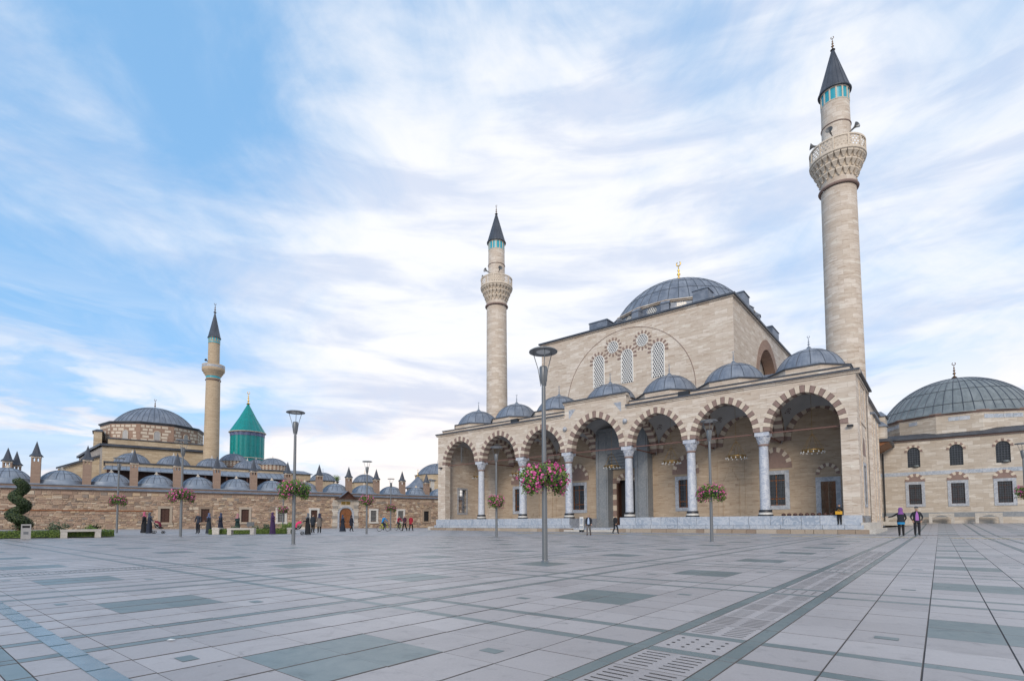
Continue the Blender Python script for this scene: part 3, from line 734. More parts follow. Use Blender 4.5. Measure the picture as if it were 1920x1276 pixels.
# plinth
fl = MB(); fl.box(-46.05, -25.7, -.2, 7.0, .0, 1.38, 0); fl.box(-19.65, 0, -.2, 7.0, 0, 1.38, 0); fl.box(-25.7, -19.65, -.6, 7.0, 0, .40, 0)
fl.build('platform', m_frame, mosque)
st = MB(); st.box(-25.7, -19.65, -1.3, -.6, 0, .2)
st.build('step', m_bench, mosque)
def courses(x0, x1, y0, y1, z0, z1, lo, hi, m_, nm, jit=.0):
    x = x0
    while x < x1-.05:
        l = min(random.uniform(lo, hi), x1-x)
        if x1-(x+l) < .4: l = x1-x
        b = MB(); e = .012
        b.box(-l/2+e, l/2-e, -(y1-y0)/2, (y1-y0)/2, 0, z1-z0-.014)
        o = b.build(nm, m_, mosque); o.location = (x+l/2, (y0+y1)/2+random.uniform(-jit, jit), z0); x += l
for a, b in ((-46.0, -25.6), (-19.75, .1)):
    courses(a, b, -.38, -.18, .68, 1.42, .9, 1.9, m_marble, 'plinth_block', .006)
for a, b in ((-46.1, -25.3), (-20.2, .2)):
    courses(a, b, -.62, -.2, .34, .68, .8, 1.7, m_marble, 'plinth_block', .01)
    courses(a-.3, b+.35, -.95, -.3, -.1, .34, .5, 1.6, m_basecourse, 'base_stone', .05)
sp = MB(); sp.box(.0, .95, -.9, 9.5, -.1, .36, 0); sp.box(0, .55, -.5, 9.2, .36, .85, 0); sp.build('side_plinth', m_bench, mosque)
sp = MB(); sp.box(-47.0, -46.05, -.9, 9, -.1, .5, 0); sp.build('side_plinth', m_bench, mosque)
# main block with dome
blk = MB(); blk.box(-34.3, -12.2, 7.9, 36.5, 10, 23.5, 0); blk.box(-34.3, -10.7, 7.0, 7.9, 12.9, 23.5, 0)
blk.box(-12.2, -10.7, 7.9, 15.0, 10, 23.5, 0); blk.box(-12.2, -10.7, 26.2, 36.5, 10, 23.5, 0); blk.box(-12.2, -10.7, 15.0, 26.2, 10, 16.6, 0)
pa = arch_curve(5.6, 6.0, 14)
for k in range(len(pa)-1):
    (a, za), (b, zb) = pa[k], pa[k+1]; blk.face([(-10.7,20.6+a,16.6+za),(-10.7,20.6+b,16.6+zb),(-10.7,20.6+b,23.5),(-10.7,20.6+a,23.5)])
blk.build('prayer_hall', m_trav, mosque)
bc = MB(); bc.box(-34.45, -10.55, 6.85, 36.65, 23.5, 23.62, 0); bc.box(-34.6, -10.4, 6.7, 36.8, 23.62, 23.82, 1); bc.frustum(-34.3, -10.7, 7.0, 36.5, 23.82, -31.5, -13.5, 12.7, 30.7, 25.6, 1)
bc.build('roof_cornice', [m_trav, m_leadd], mosque)
am = MB(); am.tube([(-22.5+7.9*cos(pi*i/40), 6.99, 15.1+7.9*sin(pi*i/40)) for i in range(41)], .035, 6); am.build('arch_moulding', m_dvous, mosque)
def arched_lattice(parent, x, y, z0, w_, h_):
    a = w_/2; hs = h_-a*1.05
    ins = lambda X, Z: abs(X) < a+.06 and (Z < hs or (X*X+(Z-hs)**2) < (a+.05)**2)
    lo = lattice_mb(w_, h_+.1, .27, ins, 0, .08).build('lattice_window', m_lattice, parent); lo.location = (x, y-.03, z0)
    bk = MB(); pts = [(-a,0),(a,0)]+[(a*cos(pi*k/16), hs+a*1.05*sin(pi*k/16)) for k in range(17)]
    bk.face([(p[0], .02, p[1]) for p in pts]); bk.build('pane', m_glass, lo)
    fr = MB(); q = [(-a,0)]+[(-a*cos(pi*k/16), hs+a*1.05*sin(pi*k/16)) for k in range(17)]+[(a,0)]
    fr.tube([(p[0], 0, p[1]) for p in q], .07, 4, 0, False); fr.build('window_rim', m_lattice, lo)
    sb = MB()
    for k in range(9):
        an = radians(-8+24.5*k); M = Matrix.Translation((0, 0, hs)) @ Matrix.Rotation(-(an-pi/2), 4, 'Y')
        sb.box(-.095, .095, -.03, .06, a+.12, a+.50, 0, 0, M)
    sb.build('window_surround', m_dvous, lo, 'stuff')
for x in (-26.0, -22.35, -18.65): arched_lattice(mosque, x, 7.0, 16.7, 1.4, 3.85)
for x in (-24.1, -20.45):
    lo = lattice_mb(1.3, 1.3, .24, lambda X, Z: X*X+(Z-.65)**2 < .68**2, 0, .08).build('round_window', m_lattice, mosque); lo.location = (x, 6.97, 20.55)
    bk = MB(); bk.face([(.64*cos(2*pi*k/24), .02, .65+.64*sin(2*pi*k/24)) for k in range(24)]); bk.build('pane', m_glass, lo)
    fr = MB(); fr.torus((0,0,.65), .66, .06, 28, 4, 0, 'Y'); fr.build('window_rim', m_lattice, lo)
    sb = MB()
    for k in range(14):
        M = Matrix.Translation((0,0,.65)) @ Matrix.Rotation(2*pi*k/14, 4, 'Y'); sb.box(-.085, .085, -.03, .06, .78, 1.10, 0, 0, M)
    sb.build('window_surround', m_dvous, lo, 'stuff')
# brick arch on the right flank
fa = ring_mb(5.6, 6.0, 1.15, 33, -11.9, -10.68, None, 20.6, 16.6, True); fa.m = [0]*len(fa.m); fa.build('flank_arch', m_brick, mosque)
pp = arch_curve(4.5, 4.9, 14); fr_ = MB(); fr_.face([(-12.0, 20.6+a, 16.6+z) for a, z in pp]); fr_.build('arch_infill', m_annex, mosque)
# drum, buttresses, dome
DC = (-22.2, 22.8); n16 = 16
dm = MB(); dm.lathe([(9.9, 24.0),(9.9, 25.4),(9.25, 25.7),(9.25, 27.65)], n16, (DC[0], DC[1], 0), 0, False, pi/16); dm.lathe([(9.4, 27.65),(9.4, 27.77),(9.58, 27.81),(9.58, 27.92),(8.8, 27.98)], n16, (DC[0], DC[1], 0), 1, False, pi/16)
dm.build('main_drum', [m_lead, m_trav], mosque)
for k in range(16):
    a = 2*pi*k/16+pi/16
    M = Matrix.Translation((DC[0], DC[1], 0)) @ Matrix.Rotation(a, 4, 'Z')
    bb = MB(); bb.box(9.0, 10.0, -.5, .5, 24.2, 27.3, 0, 0, M); bb.frustum(9.0, 10.1, -.56, .56, 27.3, 9.0, 9.4, -.5, .5, 27.9); q = bb.v[-8:]; bb.v[-8:] = [tuple(M @ Vector(p)) for p in q]
    bb.build('drum_buttress', m_lead, mosque)
    a2 = a+pi/16; ap = 9.25*cos(pi/16)
    wo_ = lattice_mb(1.1, 1.7, .26, lambda X, Z: abs(X) < .58 and (Z < 1.1 or X*X+(Z-1.1)**2 < .6**2), 0, .07).build('drum_window', m_lattice, mosque)
    wo_.location = (DC[0]+(ap+.03)*cos(a2), DC[1]+(ap+.03)*sin(a2), 25.85); wo_.rotation_euler = (0, 0, a2+pi/2)
    bk = MB(); bk.box(-.55, .55, .012, .022, 0, 1.65); bk.build('pane', m_glass, wo_)
for x, y, hx, hy, zt in ((-28.4,12.2,1.3,1.0,26.5),(-15.4,12.2,.85,.9,27.0),(-11.7,12.9,.8,1.0,25.7),(-11.7,26.0,.8,1.7,25.5),(-31.8,15.4,1,1,26.4),(-16,31,1,1,26.5),(-29,31,1,1,26.5)):
    bb = MB(); bb.box(x-hx, x+hx, y-hy, y+hy, 23.6, zt); bb.frustum(x-hx-.1, x+hx+.1, y-hy-.1, y+hy+.1, zt, x-hx, x+hx, y-hy, y+hy, zt+.16); bb.build('weight_tower', m_lead, mosque)
md = dome_parts(mosque, DC[0], DC[1], 27.95, 8.95, 5.7, 64, m_lead, 44, (.22,.42,.62), 'main_dome', .1, .05, .05)
fo = finial_mb(3.4).build('finial', m_gold, md); fo.location = (0, 0, 5.6)
# spandrel plates, spheres and small fittings of the facade
for x, s in ((-25.75, 1), (-19.6, -1)):
    tp = MB(); tp.face([(x,-.012,12.9),(x+.85*s,-.012,12.9),(x,-.012,11.9)][::-1 if s > 0 else 1]); tp.build('spandrel_plate', m_frame, mosque)
for x in (-26.2, -19.15):
    bs = MB(); bs.ball((x, -.12, 10.9), .24, 0, 14, 10); bs.build('stone_boss', m_frame, mosque)
for x in (-33.3, -13.3):
    fx = MB(); fx.box(x-.5, x+.5, .0, .34, 12.5, 12.95); fx.build('floodlight_box', m_black, mosque)
cc = MB(); cc.box(-.65,-.25,-.35,.0,8.12,8.24); cc.box(-45.6,-45.2,-.35,0,8.0,8.12); cc.build('security_camera', m_black, mosque)

# ------------------------------------------------------------------ minarets of the mosque
def big_minaret(x, y, label):
    W = m2w(x, y); t = thing('minaret', label, 'minaret', W, M_ROT, 'pair of tall minarets flanking the mosque')
    sh = MB(); sh.lathe([(1.52,10),(1.46,20),(1.41,31.3)], 40); sh.lathe([(1.41,31.6),(1.42,32.1)], 40); sh.lathe([(1.2,34.6),(1.15,39.5)], 36); sh.lathe([(1.75,0),(1.75,10),(1.52,11)], 12, mi=0, sm=False)
    sh.build('shaft', m_travc, t)
    rg = MB(); rg.torus((0,0,31.45), 1.50, .14, 40, 8); rg.build('ring_moulding', m_dvous, t)
    rg = MB(); rg.torus((0,0,37.4), 1.19, .05, 36, 6); rg.build('ring_moulding', m_dvous, t)
    cb = MB(); tiers = [(1.42,1.66,32.1,32.75,18),(1.64,1.92,32.75,33.4,22),(1.88,2.18,33.4,34.0,26)]
    for j, (r0, r1, z0, z1, n) in enumerate(tiers):
        cb.lathe([(r0-.06,z0),(r1-.22,z1)], 36)
        for k in range(n):
            M = Matrix.Rotation(2*pi*(k+.5*(j % 2))/n, 4, 'Z'); hw = pi*r1/n
            cb.frustum(r0-.18, r0+.02, -hw*.25, hw*.25, z0+.08, r0-.15, r1, -hw*.78, hw*.78, z1-.18); q = cb.v[-8:]; cb.v[-8:] = [tuple(M @ Vector(p)) for p in q]
            cb.box(r0-.1, r1+.02, -hw*.86, hw*.86, z1-.18, z1-.02, 0, 0, M)
            p = M @ Vector((r0+.08, 0, z0+.06)); cb.ball(tuple(p), .085, 0, 6, 4)
    cb.lathe([(2.0,34.0),(2.27,34.0),(2.29,34.14),(2.2,34.16)], 40, mi=0)
    cb.cap(2.25, 34.1, 40); cb.build('balcony_corbel', m_lvous, t)
    pr = MB(); n = 44; R0 = 2.2
    pr.lathe([(R0+.05,35.22),(R0+.07,35.36),(R0-.1,35.38),(R0-.1,35.22)], 40); pr.lathe([(R0+.04,34.14),(R0+.04,34.3),(R0-.08,34.3)], 40)
    rows_ = 4; rh = (35.22-34.3)/rows_
    for j in range(rows_):
        for k in range(n):
            a = 2*pi*(k+.5*(j % 2))/n; ww = 2*pi/n
            def P(da, dz_): return (R0*cos(a+da), R0*sin(a+da), 34.3+(j+.5)*rh+dz_)
            O_ = [P(-ww/2,-rh/2),P(0,-rh/2),P(ww/2,-rh/2),P(ww/2,0),P(ww/2,rh/2),P(0,rh/2),P(-ww/2,rh/2),P(-ww/2,0)]
            I_ = [P(ww*.30*cos(radians(225+45*q)), rh*.30*sin(radians(225+45*q))) for q in range(8)]
            for q in range(8): l = (q+1) % 8; pr.face([O_[q],O_[l],I_[l],I_[q]])
    for k in range(12):
        M = Matrix.Rotation(2*pi*k/12, 4, 'Z'); pr.box(R0-.08, R0+.06, -.07, .07, 34.2, 35.3, 0, 0, M)
    pr.build('balcony_parapet', m_lvous, t)
    tb = MB(); tb.lathe([(1.17,39.5),(1.17,39.58)], 36); tb.lathe([(1.17,40.62),(1.2,40.8)], 36)
    for k in range(14):
        M = Matrix.Rotation(2*pi*k/14, 4, 'Z'); tb.box(1.10, 1.18, -.06, .06, 39.5, 40.7, 0, 0, M)
    tb.lathe([(1.13,39.5),(1.13,40.7)], 36, mi=1); tb.build('tile_band', [m_lvous, m_tealw], t)
    cp = MB(); cp.lathe([(1.36,40.72),(1.38,40.80),(1.30,40.86),(.05,45.2)], 36); cp.cap(1.36, 40.72, 36, up=False)
    co_ = cp.build('cap', m_leadd, t)
    sm = MB()
    for k in range(16):
        a = 2*pi*k/16; sm.tube([(1.30*cos(a),1.30*sin(a),40.87),(.06*cos(a),.06*sin(a),45.2)], .02, 3)
    sm.build('seam', m_seam, co_, 'stuff')
    f = finial_mb(1.35).build('finial', m_bronze, t); f.location = (0,0,45.1)
    for an in (200, 262, 325):
        a = radians(an); lo = MB(); M = Matrix.Rotation(a, 4, 'Z')
        prof = [(.07,0),(.08,.25),(.13,.4),(.30,.62)]
        lo.lathe(prof, 14); lo.lathe([(.28,.6),(.05,.4)], 14)
        q = lo.build('loudspeaker', m_pole, t); q.location = (1.55*cos(a), 1.55*sin(a), 36.1); q.rotation_euler = (0, radians(82), a)
        ar = MB(); ar.tube([(0,0,-.5),(0,0,.1)], .04, 6); ar.build('bracket', m_pole, q)
    return t
big_minaret(-1.54, 8.63, 'tall stone minaret at the right end of the mosque arcade')
big_minaret(-43.1, 8.4, 'tall stone minaret at the left end of the mosque arcade')

# chandeliers
def chandelier(x, label):
    t = thing('chandelier', label, 'chandelier', m2w(x, 3.6, 0), M_ROT, 'ring chandeliers under the arcade')
    r = MB(); r.torus((0,0,6.95), .85, .045, 36, 6); r.torus((0,0,7.0), .80, .03, 36, 5); r.build('ring', m_brass, t)
    c_ = MB()
    for k in range(6):
        a = 2*pi*k/6; c_.tube([(.83*cos(a),.83*sin(a),6.98),(.32*cos(a),.32*sin(a),7.95),(0,0,8.4)], .013, 4)
    c_.tube([(0,0,8.35),(0,0,12.4)], .012, 4); c_.build('chain', m_brass, t)
    b = MB()
    for k in range(14):
        a = 2*pi*k/14; b.ball((.9*cos(a),.9*sin(a),6.78), .055, 0, 8, 5, 1.3); b.tube([(.9*cos(a),.9*sin(a),6.83),(.87*cos(a),.87*sin(a),6.95)], .012, 4)
    b.build('glass_bulb', m_glow, t)
ordn = ['leftmost', 'second', 'third', 'fourth', 'fifth', 'sixth', 'rightmost']
for i, (c, a, _) in enumerate(BAYS):
    chandelier(c, ('brass ring chandelier hanging in the %s arch of the arcade' % ordn[i]) + ('' if i in (0, 6) else ' from the left'))
rg = MB()
for k in range(9): rg.ball((-5.3+k*.42, .15+random.uniform(-.1,.1), 1.38+.11), .17, 0, 8, 5, .8)
tag(rg.build('rolled_carpet', m_woodd), 'dark rolled carpets lying along the platform edge in the right arch', 'carpet'); bpy.data.objects['rolled_carpet'].location = MO; bpy.data.objects['rolled_carpet'].rotation_euler = (0,0,M_ROT)
nb = thing('notice_board', 'white poster stand beside the mosque entrance steps', 'sign', m2w(-23.3, -1.7, 0), M_ROT); nb.scale = (.55, 1, .85)
q = MB(); q.box(-.38,.38,-.03,.03,.25,1.75); q.build('panel', m_lattice, nb)
q = MB(); q.box(-.3,.3,-.045,-.03,.9,1.6); q.box(-.3,.3,-.045,-.03,.4,.75); q.build('printed_picture', m_frame, nb)
q = MB(); q.box(-.3,-.25,-.2,.2,0,.25); q.box(.25,.3,-.2,.2,0,.25); q.build('foot', m_black, nb)

# ------------------------------------------------------------------ domed library on the right
annex = thing('domed_library', 'pale stone building with wide ribbed dome right of the mosque', 'building', m2w(6.7, 32.0, 0), M_ROT)
ab = MB(); Z0 = .3
holes = []
for xc in (-4.3, -.4, 3.55):
    holes += [(xc-.6, xc+.6, 2.9, 5.25), (xc-.6, xc+.6, 7.3, 9.7)]
def holed_wall(mb, x0, x1, z0, z1, y0, y1, hs, mi=0):
    xsx = sorted({x0, x1}|{h[0] for h in hs}|{h[1] for h in hs})
    for i in range(len(xsx)-1):
        a, b = xsx[i], xsx[i+1]; hz = sorted((h[2], h[3]) for h in hs if h[0] <= a+1e-6 and h[1] >= b-1e-6); z = z0
        for p, q in hz: mb.box(a, b, y0, y1, z, p, mi); z = q
        mb.box(a, b, y0, y1, z, z1, mi)
holed_wall(ab, -8.2, 8.2, Z0, 10.6, 0, .8, holes)
ab.box(-8.2, -7.4, .8, 16, Z0, 10.6); ab.box(7.4, 8.2, .8, 16, Z0, 10.6); ab.box(-7.4, 7.4, 15.2, 16, Z0, 10.6)
ab.build('wall', m_annex, annex)
q = MB(); q.box(-8.3, 8.3, -.06, 0, .3, 1.35, 0); q.build('base_wall', m_annex, annex)
q = MB(); q.box(-8.3, 8.3, -.05, 0, 1.35, 1.9); q.build('grey_course', m_grey, annex)
x = -8.25
while x < 8.2:
    l = min(random.uniform(.8, 1.9), 8.25-x); q = MB(); q.box(0, l-.01, -.03, 0, 6.33, 6.76); o = q.build('marble_block', m_marble, annex); o.location = (x, 0, 0); x += l
q = MB(); q.box(-8.35, 8.35, -.2, 16.2, 10.45, 10.62, 0); q.box(-8.6, 8.6, -.45, 16.4, 10.62, 10.82, 1); q.frustum(-8.6, 8.6, -.45, 16.4, 10.82, -7, 7, 1, 15, 11.4, 1)
q.build('cornice', [m_dvous, m_leadd], annex)
q = MB(); q.lathe([(7.95,11.0),(7.95,13.35)], 12, (0,8,0), 0, False, pi/12); q.build('drum', m_annex, annex)
for k in range(12):
    a = 2*pi*(k+.5)/12+pi/12
    for j in range(4):
        if random.random() < .55:
            M = Matrix.Translation((0,8,0)) @ Matrix.Rotation(a, 4, 'Z'); q = MB(); yy = -1.9+j*.97; q.box(7.6, 7.71, yy, yy+.94, 12.5, 12.95, 0, 0, M); q.build('marble_block', m_marble, annex)
q = MB(); q.lathe([(8.0,13.2),(8.1,13.35),(8.2,13.4),(8.2,13.5)], 12, (0,8,0), 0, False, pi/12); q.build('drum_cornice', m_dvous, annex)
ad = dome_parts(annex, 0, 8, 13.5, 7.95, 5.35, 64, m_leadg, 52, (.12,.36,.56,.76), 'dome', .12, .05, .06)
q = MB(); q.lathe([(.45,-.05),(.35,.15),(.1,.35)], 14); finial_mb(2.0, True, q, (0,0,.3)); fo = q.build('finial', m_bronze, ad); fo.location = (0,0,5.3)
for xc in (-4.3, -.4, 3.55):
    framed_window(annex, xc, 0, 2.9, 1.2, 2.35, .32, m_frame, 6, 9, m_woodd)
    ring_mb(.98, .95, .34, 9, -.05, .0, None, xc, 5.6).build('relieving_arch', [m_dvous, m_lvous], annex)
    q = MB(); pp = arch_curve(.66, .63, 8); q.face([(xc+a, -.02, 5.6+z) for a, z in pp]); q.build('tympanum', m_dvous, annex)
    fo = MB(); fo.box(xc-.6, xc+.6, .3, .34, 7.3, 9.7); go = fo.build('window', m_glass, annex)
    grille_mb(1.2, 2.4, 5, 9, .12, .02, None, 0, xc, 7.3).build('grille', m_leadd, go)
    q = MB()
    for s in (-1, 1):
        for k in range(6):
            a0, a1 = pi*k/12, pi*(k+1)/12
            z0_, z1_ = 9.1+.6*sin(a0), 9.1+.6*sin(a1)
            q.face([(xc+s*.6*cos(a0),.0,z0_),(xc+s*.6,.0,z0_),(xc+s*.6,.0,z1_),(xc+s*.6*cos(a1),.0,z1_)][::s])
            q.face([(xc+s*.6*cos(a0),.0,z0_),(xc+s*.6*cos(a1),.0,z1_),(xc+s*.6*cos(a1),.3,z1_),(xc+s*.6*cos(a0),.3,z0_)])
    q.build('arch_spandrel', m_annex, go)
    ring_mb(.88, .87, .26, 9, -.05, .0, None, xc, 9.12).build('window_arch', [m_dvous, m_lvous], annex)
for xc in (-4.1, 3.75):
    q = MB(); q.lathe([(.05,0),(.28,.04),(.30,.14),(.20,.22),(.02,.26)], 16); o = q.build('sill_lamp', m_leadg, annex); o.location = (xc, -.12, 7.32)
tu = MB(); tu.lathe([(.62,10.2),(.62,11.7)], 20, (-7.1,-5.6,0), 0); tu.lathe([(.8,11.7),(.8,11.82),(.6,11.95),(.35,12.25),(.02,12.4)], 20, (-7.1,-5.6,0), 1); tu.box(-8.5, -6.6, -5.2, -2.5, 10.6, 13.0, 0); tu.frustum(-8.7, -6.4, -5.4, -2.3, 13.0, -8.0, -7.0, -4.4, -3.3, 13.7, 1)
tu.build('stair_turret', [m_annex, m_lead], annex)
ev = MB(); ev.box(-8.4, -6.1, -6.6, .0, 9.9, 10.25, 1); ev.frustum(-8.4, -7.9, -6.4, -.3, 9.0, -8.4, -6.3, -6.4, -.3, 9.9, 0); ev.build('wooden_eave', [m_wood, m_leadd], annex)
ev = MB(); ev.tube([(-7.3,-.25,9.2),(-7.3,-.25,.6)], .08, 8); ev.build('downpipe', m_black, annex)
ev = MB(); ev.box(-8.4, -8.2, -16, .0, .3, 9.0); ev.build('link_wall', m_greystone, annex)
ev = MB()
for k in range(3): ev.box(-8.0, -5.6+.5*(2-k), -2.6+.4*k, -.1, .4+.16*k, .56+.16*k)
ev.build('step', m_bench, annex)
bpos = [(-6.1, 'arched stone bench nearest the mosque along the library wall'), (-2.0, 'middle of the three arched stone benches along the library wall'), (2.0, 'arched stone bench farthest right along the library wall')]
for xb, lb in bpos:
    W = m2w(6.7+xb, 30.6); t = thing('stone_bench', lb, 'bench', (W.x, W.y, gz(W.x, W.y)), M_ROT, 'arched benches along the library wall')
    q = MB(); q.box(-1.12, 1.12, -.28, .28, .98, 1.15); q.build('seat', m_bench, t)
    for s in (-1, 1):
        q = MB(); q.box(s*1.12-(.3 if s > 0 else 0), s*1.12+(.3 if s < 0 else 0), -.26, .26, 0, .98); q.build('leg', m_bench, t)
    q = MB(); pp = [(-.82+1.64*k/12, .62+.3*sin(pi*k/12)) for k in range(13)]
    for k in range(12):
        for yy in (-.25, .25): q.face([(pp[k][0],yy,pp[k][1]),(pp[k+1][0],yy,pp[k+1][1]),(pp[k+1][0],yy,.98),(pp[k][0],yy,.98)])
        q.face([(pp[k][0],-.25,pp[k][1]),(pp[k+1][0],-.25,pp[k+1][1]),(pp[k+1][0],.25,pp[k+1][1]),(pp[k][0],.25,pp[k][1])])
    q.build('arched_apron', m_bench, t)

# ------------------------------------------------------------------ dervish lodge range (rubble wall, small domes, chimneys)
lodge = thing('lodge_range', 'long rubble stone wall range topped by small lead domes and chimneys', 'building', WA, W_ROT)
def ldz(s): return -0.0078*s
WINS = [(15.65,0,1),(20.25,0,1),(25.2,0,1),(30.07,1,0),(34.83,1,1),(44.42,1,0),(49.28,1,0),(54.2,0,2)]
S0, S1 = -14.0, 62.0
lw = MB()
hol = [(s-.52, s+.52, 1.22, 3.02) for s, _, _ in WINS]+[(38.55, 40.95, -.5, 3.9)]
holed_wall(lw, S0, S1, -.5, 5.05, 0, .7, hol); lw.build('wall', m_mortar, lodge)
rub = MB(); nst = 0
stones = []
zb_ = [0.0]
while zb_[-1] < 4.72: zb_.append(zb_[-1]+random.choice((.15,.19,.23,.27,.32,.38)))
zb_[-1] = 5.0
def bz(k, s): return zb_[k]+(0 if k in (0, len(zb_)-1) else .055*sin(.75*s+1.7*k)+.03*sin(2.1*s+.9*k))
for row in range(len(zb_)-1):
    s = S0+random.uniform(0,.3)
    while s < S1:
        hh = zb_[row+1]-zb_[row]; l = random.uniform(.16,.55)+hh*random.uniform(.2,1.5); xm = s+l/2; z0, z1 = bz(row, xm), bz(row+1, xm)
        parts = [(s, s+l, z0, z1)]; k = random.random()
        if k < .16 and hh > .22: zm = z0+(z1-z0)*random.uniform(.35,.65); parts = [(s, s+l, z0, zm), (s, s+l, zm, z1)]
        elif k < .26 and l > .5: parts = [(s, s+l*.6, z0, z1), (s+l*.6, s+l, z0, z0+(z1-z0)*.5), (s+l*.6, s+l, z0+(z1-z0)*.5, z1)]
        s += l
        for (x0, x1, q0, q1) in parts:
            if any(x1 > a-.20 and x0 < b+.20 and q1 > c-.2 and q0 < d_+.2 for a, b, c, d_ in hol): continue
            if 37.55 < (x0+x1)/2 < 41.9: continue
            stones.append((x0, x1, q0, q1))
def stone_mb(x0, x1, z0, z1, mb, rnd):
    g = .014; j = lambda: random.uniform(-.03, .03); d0 = random.uniform(.025, .10); e = .025+random.random()*.035; g = .006+random.random()*.02
    O_ = [(x0+g, 0, z0+g), (x1-g, 0, z0+g), (x1-g, 0, z1-g), (x0+g, 0, z1-g)]
    I_ = [(x0+g+e+j(), -d0+j()*.6, z0+g+e*.7+j()*.5), (x1-g-e+j(), -d0+j()*.6, z0+g+e*.7+j()*.5), (x1-g-e+j(), -d0+j()*.6, z1-g-e*.7+j()*.5), (x0+g+e+j(), -d0+j()*.6, z1-g-e*.7+j()*.5)]
    for k in range(4): l = (k+1) % 4; mb.face([O_[k],O_[l],I_[l],I_[k]], 0, True, rnd)
    mb.face(I_, 0, False, rnd)
stones.sort(key=lambda q: -((q[1]-q[0])*(q[3]-q[2]))/(59.5+.61*q[0])**2 if q[0] > -1 else 0)
stm = []
for k in range(24):
    b = MB(); stone_mb(-.5, .5, -.5, .5, b, 0)
    # normalise the depth of the shared stone
    stm.append(b)
for k, (x0, x1, z0, z1) in enumerate(stones):
    if k < 290:
        b = MB(); stone_mb(x0-(x0+x1)/2, x1-(x0+x1)/2, 0, z1-z0, b, 0)
        o = b.build('rubble_stone', m_rubble, lodge); o.location = ((x0+x1)/2, 0, z0)
    else: stone_mb(x0, x1, z0, z1, rub, random.random()*.998+.001)
rub.build('small_rubble', m_rubble, lodge, 'stuff')
ev = MB()
ev.box(S0, S1, -.10, .7, 5.05, 5.22, 0); ev.box(S0, S1, .35, .9, 5.5, 5.72, 0)
ev.frustum(S0, S1, -.32, .7, 5.22, S0, S1, -.30, .7, 5.36, 1); ev.frustum(S0, S1, -.30, .7, 5.362, S0, S1, .3, .7, 5.52, 1)
ev.build('eaves', [m_chimney, m_lead], lodge)
k = 0; xq = S0
tb = MB()
while xq < S1:
    tb.box(xq, xq+.12, -.16, -.10, 5.06, 5.18); xq += .24
tb.build('brick_teeth', m_chimney, lodge, 'stuff')
rf = MB(); rf.box(S0, S1, .22, 6.0, 5.72, 5.86, 0); rf.build('flat_roof', m_leadl, lodge)
bm_ = MB(); bm_.box(-3, 14.3, -.10, 0, 2.60, 2.76); bm_.build('timber_beam', m_wood, lodge)
for i in range(-1, 13):
    s = .15+4.87*i; zb = 6.42+ldz(s)
    cb = MB(); cb.lathe([(2.62,5.80),(2.45,6.0),(2.34,zb-.05)], 24, (s,3,0), 0); cb.build('dome_ring', m_leadl, lodge)
    d = dome_parts(lodge, s, 3, zb, 2.18, 1.32, 28, m_leadl, 16, (.4,), 'cell_dome', .16, .03, .03)
    q = MB(); q.lathe([(.24,-.03),(.24,.14),(.12,.2),(.13,.3),(.03,.42)], 10); o = q.build('finial', m_lvous, d); o.location = (0,0,1.31)
def chimney(s, t, zb, zc, zt, w_=.86, par=lodge):
    a = w_/2; b = MB(); b.box(-a, a, -a, a, zb-1.0, zc-.62)
    for sx in (-1, 1):
        for sy in (-1, 1): b.box(sx*a-(.16 if sx > 0 else 0), sx*a+(.16 if sx < 0 else 0), sy*a-(.16 if sy > 0 else 0), sy*a+(.16 if sy < 0 else 0), zc-.62, zc-.2)
    for sx, sy in ((0,1),(0,-1),(1,0),(-1,0)):
        x_, y_ = sx*(a-.08), sy*(a-.08); b.box(x_-.08, x_+.08, y_-.08, y_+.08, zc-.62, zc-.2)
    o = b.build('chimney', m_chimney, par); o.location = (s, t, 0)
    q = MB(); q.box(-a-.03, a+.03, -a-.03, a+.03, zc-.2, zc-.02); q.build('collar', m_lvous, o)
    q = MB(); q.lathe([(a+.26, zc-.02),(a+.24, zc+.06),(a-.0, zc+.32),(.02, zt)], 8, (0,0,0), 0, False, pi/8); q.cap(a+.26, zc-.02, 8, rot=pi/8, up=False); q.build('chimney_cap', m_leadd, o)
for i in range(13):
    s = 2.75+4.74*i
    chimney(s, 1.3, 6.3, 9.15-.018*s, 10.95-.0195*s)
chimney(-.45, 8, 7.5, 8.95, 10.65); chimney(.25, 9.2, 7.3, 8.6, 10.4)
for s, white, kind in WINS:
    fm = m_white if white else m_basecourse
    f = MB(); f.box(-.78, -.5, -.10, .25, -.02, 1.86); f.box(.5, .78, -.10, .25, -.02, 1.86); f.box(-.82, .82, -.11, .25, 1.82, 2.14); f.box(-.86, .86, -.16, .25, -.26, -.02)
    fo = f.build('window', fm, lodge); fo.location = (s, 0, 1.2)
    p = MB(); p.box(-.5, .5, .2, .24, 0, 1.82); p.build('pane', m_glass if kind == 0 or white else m_woodd, fo)
    if kind == 0 or (white and kind == 0): grille_mb(1.0, 1.82, 5, 8, .05, .02).build('grille', m_steel, fo)
    elif kind == 1:
        q = MB()
        for xx in (-.49, .01):
            q.box(xx, xx+.48, .1, .15, 0, 1.82)
            for zz_ in (.12, .72, 1.3): q.box(xx+.07, xx+.41, .07, .1, zz_, zz_+.44)
        q.build('shutter', m_woodd, fo)
    else:
        q = MB(); q.box(-.5, .5, .12, .16, 0, 1.82); q.build('shutter', m_dark, fo)
gt = MB()
def quoin(x0, x1):
    z_ = .0; k = 0
    while z_ < 4.6:
        h = random.uniform(.42, .7); j_ = .12*(k % 2); b = MB(); b.box(x0-j_, x1+j_, -.12, .3, z_, min(4.7, z_+h)-.012); b.build('gate_stone', m_annex if k % 3 else m_greystone, lodge); z_ += h; k += 1
quoin(37.65, 38.42); quoin(41.08, 41.75)
